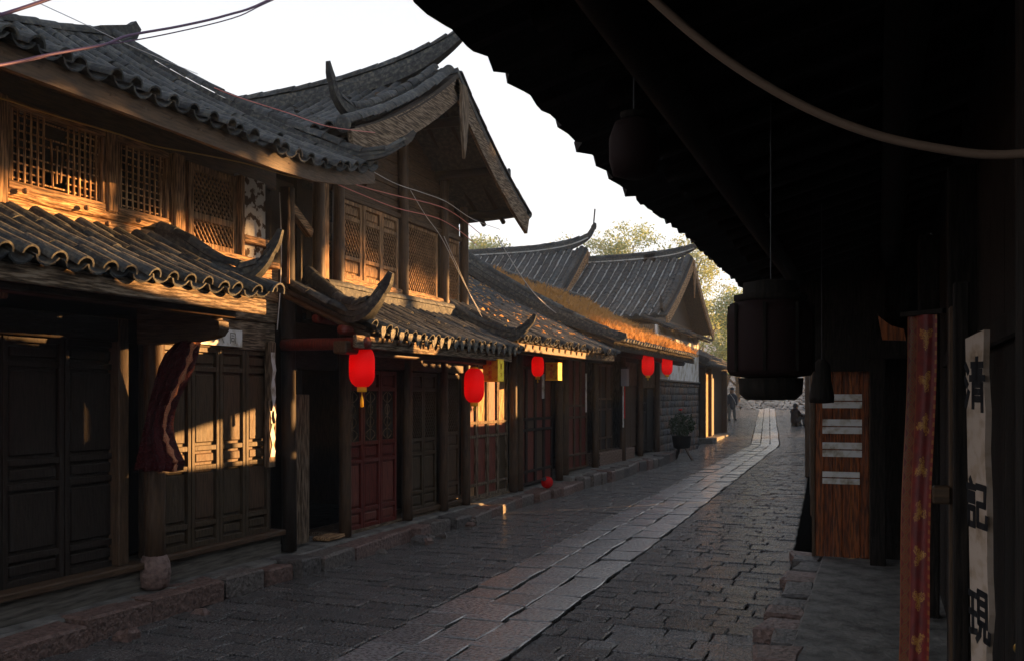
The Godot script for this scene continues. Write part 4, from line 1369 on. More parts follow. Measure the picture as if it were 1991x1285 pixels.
# a gabled house whose ridge runs back from the street; the near slope looks at us
func far_house(called: String, label: String, t0: float, t1: float, sn: float, sr: float, sf: float, ye: float, yr: float, sweep_up: float, spike: bool):
	var h := thing(called, label, "house", P((t0 + t1) / 2, 0.0, sr))
	var back := t1
	box(h, "wall", back, t0 - 0.55, 0.0, ye + 0.1, sn + 0.9, sf - 0.9, M.brown_v, 0.0)
	plate_sy(h, "gable_wall", [Vector2(sn + 0.9, ye - 0.1), Vector2(sf - 0.9, ye - 0.1), Vector2(sr, yr - 0.35)], t0 - 0.62, t0 - 0.56, M.dark_v)
	var rf := part(h, "roof", P((t0 + t1) / 2, ye, sr))
	var U := t0 - t1
	var Vn := sr - sn
	var Vf := sf - sr
	var sag := func(x): return x * 0.82 + 0.18 * x * x
	var lift := func(u): return 0.14 * sweep_up * exp(-u / 1.1)
	var near := func(u, v): return P(t0 - u, ye + (yr - ye) * sag.call(v / Vn) + lift.call(u), sn + v)
	var far := func(u, v): return P(t0 - u, ye + (yr - ye) * sag.call(v / Vf) + lift.call(u), sf - v)
	deck(rf, near, U, Vn, 0.0, -0.08, M.tile0, "roof_deck", 12, 6)
	deck(rf, far, U, Vf, 0.0, -0.08, M.tile0, "roof_deck", 8, 6)
	var du := 0.27
	tile_rows(rf, near, U - 0.35, Vn, du, 0.075, [M.tile0, M.tile1, M.tile2], 0.28, 0.32, 0.08, M.plasterline)
	tile_rows(rf, far, U - 0.4, Vf, 0.5, 0.1, [M.tile0, M.tile1], 0.8, 0.1, 0.08)
	var pts := []
	for u in [U, U * 0.6, U * 0.3, 1.6, 0.8, 0.3, 0.0]: pts.append(P(t0 - u, yr + 0.16 + lift.call(u) + sweep_up * exp(-u / 0.75), sr))
	if spike: pts.append(P(t0 + 0.18, yr + 0.16 + sweep_up * 1.9, sr))
	else: pts.append(P(t0 + 0.2, yr + 0.2 + sweep_up * 1.5, sr))
	ridge(rf, pts, 0.2, 0.26, 0.1, 0.3, 2, true)
	put(rf, "ridge_line", sweep(rect(0.215, 0.035, -0.14), smoothed(pts.slice(0, 7), 4)), M.plasterline)
	if spike: bar(rf, "spike", P(t0 + 0.2, yr + 0.1 + sweep_up * 1.9, sr), P(t0 + 0.26, yr + 0.75 + sweep_up * 1.9, sr), 0.04, 0.04, M.iron)
	for f in [near, far]:
		var bd := []
		var V: float = Vn if f == near else Vf
		for k in 8: bd.append(f.call(0.0, V * (1.0 - k / 7.0)) - Vector3.UP * 0.02)
		put(rf, "bargeboard", sweep(rect(0.05, 0.26, -0.28), bd), M.pale_s)
		var vr := []
		for k in 7: vr.append(f.call(0.15, V * (0.97 - 0.93 * k / 6.0)) + Vector3.UP * 0.12)
		vr.append(f.call(0.15, 0.02) + Vector3.UP * 0.38)
		ridge(rf, vr, 0.16, 0.16, 0.09, 0.3, 2, true)
	plate_sy(rf, "hanging_point_board", [Vector2(sr - 0.12, yr - 0.05), Vector2(sr + 0.12, yr - 0.05), Vector2(sr + 0.1, yr - 0.7), Vector2(sr, yr - 1.25), Vector2(sr - 0.1, yr - 0.7)], t0 + 0.02, t0 + 0.06, M.pale_v)

# ---------------------------------------------------------------- right-hand row
func right_row():
	var h := thing("eaves_shop", "dark shop under whose deep tiled eave the viewer stands", "shop", P(0.6, 0.125, 3.5))
	var rf := part(h, "roof", P(0.5, 3.0, 3.5), "low tiled eave seen black from below")
	var ragged := func(u, v): return P(-1.30 + v + 0.012 * sin(u * 2.1) + 0.014 * sin(u * 33.0) + 0.012 * sin(u * 19.3 + 1.0) + 0.01 * sin(u * 51.0), 2.96 - 0.008 * u + 0.28 * v + 0.016 * sin(u * 1.3) + 0.01 * sin(u * 27.0), -3.0 + u)
	var f := func(u, v): return P(-1.27 + v + 0.012 * sin(u * 2.1), 2.96 - 0.008 * u + 0.28 * v + 0.016 * sin(u * 1.3), -3.0 + u)
	deck(rf, ragged, 13.0, 3.6, -0.01, -0.06, M.shade_black, "roof_deck", 150, 3)
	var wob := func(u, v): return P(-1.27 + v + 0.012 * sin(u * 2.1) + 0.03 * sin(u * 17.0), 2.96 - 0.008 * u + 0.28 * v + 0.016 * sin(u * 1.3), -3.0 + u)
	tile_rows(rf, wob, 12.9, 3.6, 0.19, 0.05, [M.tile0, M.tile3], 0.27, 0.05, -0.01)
	var pan := arc_tile(0.102, 0.098, 0.32, 0.012, PI * 1.14, PI * 1.86, 6)
	for k in 67:
		var w := frame_at(f, 0.145 + k * 0.19, 0.155 + rr(-0.03, 0.02))
		w.origin += w.basis.y * 0.075
		put(rf, "pan_tile", pan, M["tile%d" % (k % 4)], w)
	rafters(rf, f, 12.9, 1.9, 0.42, 0.04, 0.10, M.shade_black, 0.22)
	log_between(rf, "purlin", P(-0.75, 2.90, -3.0), P(-0.75, 2.82, 9.9), 0.07, 0.07, M.shade_black)
	log_between(rf, "purlin", P(0.1, 3.1, -3.0), P(0.1, 3.0, 9.9), 0.08, 0.08, M.shade_black)
	var back := func(u, v): return P(5.6 - v, 2.95 + 0.29 * v, -3.0 + u)
	deck(rf, back, 13.0, 3.3, 0.0, -0.05, M.tile0, "back_slope", 6, 2)
	box(h, "rear_wall", 5.0, 5.1, 0.1, 3.1, -3.0, 9.9, M.shade_black, 0.0)
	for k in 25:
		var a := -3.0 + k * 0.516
		box(h, "wall_plank", 0.46, 0.50 + 0.004 * (k % 3), 0.12, 3.3, a, a + 0.512, M.shade_black, 0.006)
	box(h, "end_wall", 0.5, 5.0, 0.12, 3.5, 9.82, 9.9, M.shade_black, 0.0)
	box(h, "end_wall", 0.5, 5.0, 0.12, 3.5, -3.0, -2.92, M.shade_black, 0.0)
	for q in [[0.36, 2.4], [0.40, 5.4], [0.34, 7.6], [0.0, 9.75]]: box(h, "post", q[0] - 0.07, q[0] + 0.07, 0.12, 2.85, q[1] - 0.07, q[1] + 0.07, M.shade_black, 0.01)
	box(h, "beam", -0.1, 0.46, 2.05, 2.25, 9.66, 9.84, M.shade_black, 0.01)
	box(h, "end_panel", -0.12, 0.62, 0.12, 3.12, 10.11, 10.16, M.shade_black, 0.0)
	box(h, "added_return_wall", -0.34, -0.14, 0.1, 3.0, 10.17, 10.93, M.shade_black, 0.0)  # added wall, keeps the sun off the far-left doors
	box(h, "corner_post", 0.45, 0.62, 0.12, 3.2, 9.9, 10.105, M.shade_black, 0.0)
	plate_ty(h, "head_boards", [Vector2(-0.64, 1.94), Vector2(0.0, 1.94), Vector2(0.46, 3.0), Vector2(0.46, 3.36), Vector2(-1.12, 2.91), Vector2(-1.12, 2.55), Vector2(-0.64, 2.4)], 9.93, 9.99, M.shade_black)
	box(h, "batten", 0.262, 0.29, 0.3, 2.05, 4.16, 4.24, M.brown_v, 0.005, "narrow brown upright batten beside the white scroll board")
	box(h, "latch_block", 0.20, 0.265, 1.28, 1.35, 4.14, 4.20, M.brown_t, 0.006)
	box(h, "door_rail", 0.42, 0.458, 1.9, 2.0, 2.6, 7.5, M.shade_black, 0.01)
	for q in [[0.40, 1.37, 3.15], [0.395, 0.95, 3.25]]:
		put(h, "door_stud", lathe([Vector2(0.0, 0.0), Vector2(0.018, 0.0), Vector2(0.016, 0.01), Vector2(0.006, 0.017), Vector2(0.0, 0.018)], 10), M.brass, Transform3D(Basis(Vector3.FORWARD, -PI / 2), P(q[0], q[1], q[2])))
	plate_ty(h, "beam_fragment", [Vector2(0.0, 2.10), Vector2(0.06, 2.05), Vector2(0.12, 2.03), Vector2(0.13, 1.975), Vector2(0.02, 1.98)], 5.2, 5.23, M.pine_v, "small torn orange board under the eave")
	# pine board partition standing across the shop front
	var b := thing("pine_partition", "orange pine board partition carrying white paper strips", "partition", P(-0.33, 0.125, 10.05))
	for k in 6:
		var a := -0.575 + k * 0.0825
		box(b, "plank", a, a + 0.080, 0.13, 2.55, 10.04, 10.065 + 0.003 * (k % 2), M.pine_v if k % 2 == 0 else M.pine2_v, 0.004)
	box(b, "frame_post", -0.61, -0.577, 0.125, 2.6, 10.03, 10.10, M.brown_v, 0.006)
	box(b, "frame_post", -0.08, -0.045, 0.125, 2.6, 10.03, 10.10, M.brown_v, 0.006)
	var ys := [[1.72, 1.585, "topmost pair of white paper strips on the orange board"], [1.475, 1.335, "second pair of white paper strips from the top of the board"], [1.25, 1.11, "third pair of white paper strips on the orange board"], [0.965, 0.845, "lowest pair of white paper strips on the orange board"]]
	for k in 4:
		var n := thing("paper_notice", ys[k][2], "notice", P(-0.32, ys[k][1], 10.03), "paper strips on the pine board")
		var m: float = (ys[k][0] + ys[k][1]) / 2
		box(n, "paper_strip", -0.51, -0.145 - 0.02 * float(k == 3), m + 0.006, ys[k][0], 10.032, 10.036, M.paper, 0.0)
		box(n, "paper_strip", -0.51, -0.145 - 0.02 * float(k == 3), ys[k][1], m - 0.006, 10.032, 10.036, M.paper, 0.0)
	# unseen wall and plank added in the passage to shape the sun patch
	var gw := thing("added_passage_wall", "unseen low wall added in the passage to cut off the lowest sun", "wall", P(0.2, 0.07, 11.2))
	box(gw, "wall", -0.35, -0.15, 0.05, 2.02, 10.94, 14.3, M.mortar, 0.02)
	box(gw, "wall", -0.34, -0.16, 2.11, 2.4, 10.94, 11.08, M.mortar, 0.0)
	box(gw, "coping", -0.39, -0.11, 2.02, 2.10, 10.94, 14.3, M.tile0, 0.02)
	var gr := thing("added_shade_plank", "unseen sloping plank added over the passage to cap the sun patch on the brown doors", "added shade board", P(-0.25, 2.3, 12.1))  # added plank, caps the sun patch on the first doors
	plate_sy(gr, "plank", [Vector2(11.65, 2.37), Vector2(13.35, 2.66), Vector2(13.35, 3.1), Vector2(11.65, 3.05)], -0.32, -0.2, M.dark_s)
	box(gr, "post", -0.31, -0.22, 2.1, 2.6, 12.6, 12.7, M.dark_v, 0.0)
	box(gr, "post", -0.31, -0.22, 2.1, 2.5, 11.66, 11.72, M.dark_v, 0.0)
	var cw := thing("added_courtyard_wall", "unseen stepped wall added between the second and third right-hand shops to shape the sun", "wall", P(-1.0, 0.0, 18.7))  # added wall, its step shapes the sun on the plank doors
	box(cw, "wall", -1.1, -0.9, 0.0, 2.07, 17.5, 19.1, M.mortar, 0.02)
	box(cw, "wall", -1.1, -0.9, 0.0, 3.02, 19.1, 21.25, M.mortar, 0.02)
	box(cw, "coping", -1.14, -0.86, 3.02, 3.1, 19.1, 21.25, M.tile0, 0.02)
	box(cw, "coping", -1.14, -0.86, 2.07, 2.15, 17.5, 19.1, M.tile0, 0.02)
	plain_shop("second right-hand shop just past the passage, low and dark", -0.80, -1.0, 14.4, 17.4, 2.4, 3.15, 0.9)
	plain_shop("third right-hand shop along the narrowing street, low tiled roof", -1.34, -1.6, 21.4, 31.4, 2.6, 3.5, 1.5)
	plain_shop("fourth right-hand shop at the bend, its roof higher than its neighbours", -1.98, -2.3, 31.5, 39.4, 3.0, 4.3, 2.4)
	var yw := thing("added_yard_wall", "plain wall added behind the seated figure to keep sun off the small tiled house", "wall", P(-2.6, 0.0, 44.3))  # added wall, blocks the sun from the roadside house
	box(yw, "wall", -2.7, -2.5, 0.0, 3.2, 41.8, 46.9, M.mortar, 0.02)
	box(yw, "coping", -2.75, -2.45, 3.2, 3.3, 41.8, 46.9, M.tile0, 0.02)
	plain_shop("last right-hand shop beyond the bend behind the seated figure", -3.0, -3.4, 47.0, 56.0, 3.0, 4.2, 2.4)

func plain_shop(label: String, tw: float, te: float, s0: float, s1: float, ye: float, yr: float, V: float):
	var h := thing("plain_shop", label, "shop", P(tw + 1.5, 0.0, (s0 + s1) / 2))
	box(h, "wall", tw, te + 2 * V - 0.3, -0.1, ye + 0.15, s0, s1, M.dark_v, 0.0)
	var n := int((s1 - s0) / 1.1)
	for k in n + 1:
		var s := lerpf(s0 + 0.07, s1 - 0.07, float(k) / n)
		box(h, "post", tw - 0.10, tw - 0.002, 0.0, ye, s - 0.07, s + 0.07, M.brown_v, 0.01)
	var rf := part(h, "roof", P(tw + 1.5, ye, (s0 + s1) / 2))
	var f := func(u, v): return P(te + v, ye + (yr - ye) * v / V, s0 - 0.15 + u)
	deck(rf, f, s1 - s0 + 0.3, V, 0.0, -0.06, M.dark_t)
	tile_rows(rf, f, s1 - s0 + 0.2, V, 0.25, 0.07, [M.tile0, M.tile1, M.tile3], 0.3, 0.05, 0.07)
	var b := func(u, v): return P(te + 2 * V - v, ye + (yr - ye) * v / V, s0 - 0.15 + u)
	deck(rf, b, s1 - s0 + 0.3, V, 0.03, -0.06, M.tile0, "back_slope", 4, 2)

# ---------------------------------------------------------------- trees
func trees():
	var spec := [
		[P(-25.5, 0.0, 62.0), 12.3, 3.4, 1, "leafy tree rising behind the gabled house's right eave"],
		[P(-19.5, 0.0, 66.0), 12.6, 2.8, 2, "small round treetop left of the thin ridge spike"],
		[P(-16.8, 0.0, 70.0), 14.2, 3.0, 1, "tall thin treetop directly behind the ridge spike"],
		[P(-12.5, 0.0, 72.0), 13.6, 3.2, 2, "broad treetop behind the open dark gable's ridge"],
		[P(-8.6, 0.0, 66.0), 8.4, 2.2, 0, "low tree to the right of the open dark gable"],
		[P(-33.0, 0.0, 66.0), 11.5, 3.4, 0, "tree mostly hidden behind the gabled house"]]
	shade_trees()
	for q in spec:
		var t := thing("tree", q[4], "tree", q[0], "trees behind the roofs")
		var base: Vector3 = q[0]
		var top: Vector3 = base + Vector3.UP * (q[1] - 1.5)
		log_between(t, "trunk", base, top, 0.28, 0.06, M.trunk, "", 0.15, 9)
		var v := PackedVector3Array()
		var ix := PackedInt32Array()
		var clumps := 64
		for c in clumps:
			var y: float = q[1] * rr(0.40, 1.0)
			var k: float = (y / q[1] - 0.4) / 0.6
			var rad: float = q[2] * sqrt(max(0.05, 1.0 - pow(absf(k - 0.4) / 0.66, 2.0))) * sqrt(rng.randf())
			var a := rr(0, TAU)
			var ctr := base + Vector3(cos(a) * rad, y, sin(a) * rad)
			if c < 12: log_between(t, "limb", base + Vector3.UP * (y - rad * 0.7 - 0.5), ctr, 0.09, 0.03, M.trunk, "", 0.08, 6)
			for l in 160:
				var d := Vector3(rng.randfn(), rng.randfn() * 0.7, rng.randfn()) * 0.40
				var n := Vector3(rng.randfn(), rng.randfn() + 0.6, rng.randfn()).normalized()
				var x := n.cross(Vector3(rng.randfn(), rng.randfn(), rng.randfn())).normalized()
				var z := n.cross(x)
				var s := rr(0.06, 0.12)
				var b := v.size()
				v.append_array(PackedVector3Array([ctr + d - x * s, ctr + d + z * s * 0.55, ctr + d + x * s, ctr + d - z * s * 0.55]))
				ix.append_array(PackedInt32Array([b, b + 1, b + 2, b, b + 2, b + 3]))
		put(t, "crown", commit(v, ix, false), M["leaf%d" % q[3]])

# unseen trees added behind the right-hand shops; their crowns cut the sun higher up
func shade_trees():
	for k in 9:
		var base := P(11.0 + rr(-0.2, 0.2), 0.0, 18.0 + k * 4.6)
		var t := thing("added_tall_tree", "unseen tree added behind the right-hand shops to shade the upper walls, %s from the near end" % ["first", "second", "third", "fourth", "fifth", "sixth", "seventh", "eighth", "ninth"][k], "tree", base, "unseen trees added to cut the sun")
		log_between(t, "trunk", base, base + Vector3.UP * 9.0, 0.22, 0.08, M.trunk, "", 0.1, 9)
		var v := PackedVector3Array()
		var ix := PackedInt32Array()
		for l in 5200:
			var a := rr(0, TAU)
			var r := 3.0 * sqrt(rng.randf())
			var y := rr(6.66, 12.0) + 0.15 * sin(a * 3.0 + k) + 0.1 * sin(r * 3.0 + k)
			var c := base + Vector3(cos(a) * r * 0.4, y, sin(a) * r)
			var n := Vector3(rng.randfn(), rng.randfn() + 0.4, rng.randfn()).normalized()
			var x := n.cross(Vector3(rng.randfn(), rng.randfn(), rng.randfn())).normalized()
			var z := n.cross(x)
			var s := rr(0.14, 0.26)
			var b := v.size()
			v.append_array(PackedVector3Array([c - x * s, c + z * s * 0.6, c + x * s, c - z * s * 0.6]))
			ix.append_array(PackedInt32Array([b, b + 1, b + 2, b, b + 2, b + 3]))
		put(t, "crown", commit(v, ix, false), M.leaf0)

# ---------------------------------------------------------------- lanterns and boxes
func red_lantern(label: String, at: Vector3, r: float, hgt: float, hang: float, tassel: bool, matl, group := "red lanterns hung under the left-hand eaves"):
	var l := thing("red_lantern", label, "lantern", at, group)
	var h := hgt / 2
	var prof := []
	for k in 13:
		var y := -h + hgt * k / 12.0
		var e := pow(absf(y) / h, 4.6)
		prof.append(Vector2(r * lerpf(1.0, 0.5, e), y))
	var xf := Transform3D(Basis(Vector3.UP, rr(0, 3)), at)
	put(l, "lantern_body", lathe(prof, 36, 0.05), matl, xf)
	put(l, "top_cap", lathe([Vector2(r * 0.40, h), Vector2(r * 0.42, h + 0.018), Vector2(r * 0.15, h + 0.025)], 14), M.gold, xf)
	put(l, "bottom_cap", lathe([Vector2(r * 0.34, -h - 0.05), Vector2(r * 0.38, -h - 0.045), Vector2(r * 0.38, -h)], 14), M.gold, xf)
	if tassel:
		put(l, "tassel", lathe([Vector2(0.002, -h - 0.05), Vector2(0.006, -h - 0.08), Vector2(0.014, -h - 0.12), Vector2(0.018, -h - 0.19), Vector2(0.008, -h - 0.20)], 9), M.gold, xf)
	else:
		put(l, "tassel", lathe([Vector2(0.004, -h - 0.05), Vector2(0.012, -h - 0.07), Vector2(0.014, -h - 0.10), Vector2(0.004, -h - 0.105)], 7), M.gold, xf)
	var lamp := OmniLight3D.new()
	lamp.name = "bulb"
	lamp.light_color = Color(1.0, 0.12, 0.08)
	lamp.light_energy = 0.003
	lamp.light_size = 0.05
	lamp.omni_range = 6.0
	lamp.omni_attenuation = 2.0
	lamp.shadow_enabled = true
	l.add_child(lamp)
	put(l, "cord", sweep(circle(0.005, 5), [at + Vector3.UP * h, at + Vector3.UP * (h + hang * 0.5), at + Vector3.UP * (h + hang)]), M.iron)
	return l

func lanterns_and_boxes():
	red_lantern("red lantern with a long yellow tassel under the curled hip", P(-4.68, 1.985, 8.34), 0.125, 0.385, 0.06, true, M.cloth)
	red_lantern("red lantern hanging in front of the sunlit plank doors", P(-4.72, 1.835, 11.24), 0.128, 0.42, 0.2, false, M.cloth)
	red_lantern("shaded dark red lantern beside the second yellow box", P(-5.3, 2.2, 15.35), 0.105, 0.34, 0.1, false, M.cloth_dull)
	red_lantern("red lantern at the grassy eave, the left one of the pair", P(-4.66, 2.38, 20.8), 0.135, 0.46, 0.16, false, M.cloth)
	red_lantern("red lantern at the grassy eave, right of the pair beside the white wall", P(-4.66, 2.44, 22.85), 0.13, 0.46, 0.08, false, M.cloth)
	red_lantern("thin slice of red lantern at the picture's left edge before dark doors", P(-5.2, 1.62, 4.46), 0.12, 0.36, 0.4, false, M.cloth)
	var q := thing("fallen_lantern", "crumpled red ball lantern lying on the left pavement", "lantern", P(-5.15, 0.165, 15.4))
	var prof := []
	for k in 10:
		var a := PI * k / 9.0 - PI / 2
		prof.append(Vector2(max(0.03, 0.105 * cos(a)), 0.10 + 0.095 * sin(a)))
	var tilt := Basis(Vector3(1, 0, 0.4).normalized(), 0.9)
	var at := P(-5.15, 0.27, 15.4)
	put(q, "lantern_body", lathe(prof, 20, 0.03), M.cloth_dull, Transform3D(tilt, at - tilt * Vector3(0, 0.10, 0)))
	put(q, "end_ring", lathe([Vector2(0.03, 0.0), Vector2(0.04, 0.005), Vector2(0.04, 0.02), Vector2(0.03, 0.022)], 12), M.iron, Transform3D(tilt, at + tilt * Vector3(0, 0.085, 0)))
	for b in [[-4.6, 2.03, 11.6, "yellow box sign behind the lantern of the sunlit plank doors"], [-4.9, 2.10, 15.0, "yellow box sign with red lettering beside the shaded lantern"]]:
		var s := thing("box_sign", b[3], "box sign", P(b[0], b[1] - 0.14, b[2]), "yellow box signs under the eaves")
		box(s, "side_panel", b[0] - 0.11, b[0] + 0.095, b[1] - 0.135, b[1] + 0.135, b[2] - 0.10, b[2] + 0.10, M.ochre, 0.004)
		box(s, "street_panel", b[0] + 0.0952, b[0] + 0.10, b[1] - 0.135, b[1] + 0.135, b[2] - 0.10, b[2] + 0.10, M.yellow, 0.0)
		for sy in [-1, 1]: box(s, "trim", b[0] - 0.115, b[0] + 0.104, b[1] + sy * 0.138 - 0.006, b[1] + sy * 0.138 + 0.006, b[2] - 0.106, b[2] + 0.106, M.gold, 0.002)
		for k in 4: letters(s, ["qing", "da", "ji", "tong"][k], P(b[0] - 0.01, b[1] + 0.088 - k * 0.058, b[2] - 0.1015), Vector3.RIGHT, Vector3.UP, 0.046, 0.006, M.print_red)
		letters(s, "tong", P(b[0] + 0.1015, b[1] + 0.05, b[2]), Vector3.FORWARD, Vector3.UP, 0.07, 0.008, M.ochre)
		letters(s, "da", P(b[0] + 0.1015, b[1] - 0.05, b[2]), Vector3.FORWARD, Vector3.UP, 0.07, 0.008, M.ochre)
		put(s, "hanger", sweep(circle(0.006, 5), [P(b[0], b[1] + 0.14, b[2]), P(b[0], b[1] + 0.24, b[2])]), M.iron)

# ---------------------------------------------------------------- lettering: brush strokes as thin raised bars
var strokes := {
	"qing": [[0.08, 0.88, 0.2, 0.76], [0.03, 0.62, 0.15, 0.5], [0.05, 0.08, 0.2, 0.36], [0.38, 0.88, 0.9, 0.88], [0.42, 0.75, 0.86, 0.75], [0.3, 0.62, 0.98, 0.62], [0.64, 1.0, 0.64, 0.62], [0.44, 0.5, 0.42, 0.06], [0.44, 0.5, 0.86, 0.5], [0.86, 0.5, 0.86, 0.0], [0.44, 0.36, 0.86, 0.36], [0.44, 0.22, 0.86, 0.22]],
	"ji": [[0.2, 0.98, 0.27, 0.9], [0.02, 0.84, 0.45, 0.84], [0.08, 0.7, 0.4, 0.7], [0.08, 0.57, 0.4, 0.57], [0.1, 0.42, 0.1, 0.1], [0.1, 0.1, 0.38, 0.1], [0.38, 0.1, 0.38, 0.42], [0.38, 0.42, 0.1, 0.42], [0.52, 0.86, 0.92, 0.86], [0.92, 0.86, 0.9, 0.52], [0.9, 0.52, 0.55, 0.52], [0.55, 0.52, 0.55, 0.12], [0.55, 0.12, 0.95, 0.12], [0.95, 0.12, 0.97, 0.3]],
	"xian": [[0.04, 0.86, 0.38, 0.86], [0.06, 0.5, 0.36, 0.5], [0.02, 0.1, 0.4, 0.16], [0.21, 0.86, 0.21, 0.12], [0.5, 0.95, 0.5, 0.36], [0.5, 0.95, 0.88, 0.95], [0.88, 0.95, 0.88, 0.36], [0.5, 0.36, 0.88, 0.36], [0.5, 0.76, 0.88, 0.76], [0.5, 0.56, 0.88, 0.56], [0.6, 0.36, 0.55, 0.15], [0.55, 0.15, 0.4, 0.0], [0.78, 0.36, 0.78, 0.08], [0.78, 0.08, 0.98, 0.08], [0.98, 0.08, 1.0, 0.24]],
	"da": [[0.08, 0.66, 0.92, 0.66], [0.5, 1.0, 0.47, 0.5], [0.47, 0.5, 0.08, 0.02], [0.5, 0.56, 0.94, 0.02]],
	"tong": [[0.14, 0.92, 0.14, 0.03], [0.14, 0.92, 0.86, 0.92], [0.86, 0.92, 0.86, 0.05], [0.32, 0.72, 0.68, 0.72], [0.32, 0.5, 0.32, 0.2], [0.32, 0.2, 0.68, 0.2], [0.68, 0.2, 0.68, 0.5], [0.68, 0.5, 0.32, 0.5]]}

func letters(par, which: String, at: Vector3, right: Vector3, up: Vector3, size: float, w: float, matl):
	var v := PackedVector3Array()
	var ix := PackedInt32Array()
	var n := right.cross(up).normalized()
	for s in strokes[which]:
		var a: Vector3 = at + right * (s[0] - 0.5) * size + up * (s[1] - 0.5) * size
		var b: Vector3 = at + right * (s[2] - 0.5) * size + up * (s[3] - 0.5) * size
		var d: Vector3 = (b - a).normalized()
		var sd := n.cross(d) * w * 0.5
		a -= d * w * 0.35
		b += d * w * 0.35
		var o := v.size()
		for e in [0.0, 0.0012]:
			v.append_array(PackedVector3Array([a - sd + n * e, a + sd * 1.15 + n * e, b + sd * 0.9 + n * e, b - sd * 1.1 + n * e]))
		ix.append_array(PackedInt32Array([o, o + 2, o + 1, o, o + 3, o + 2, o + 4, o + 5, o + 6, o + 4, o + 6, o + 7]))
		for k in 4:
			var c := (k + 1) % 4
			ix.append_array(PackedInt32Array([o + k, o + c, o + 4 + c, o + k, o + 4 + c, o + 4 + k]))
	return put(par, "lettering", commit(v, ix, false), matl)

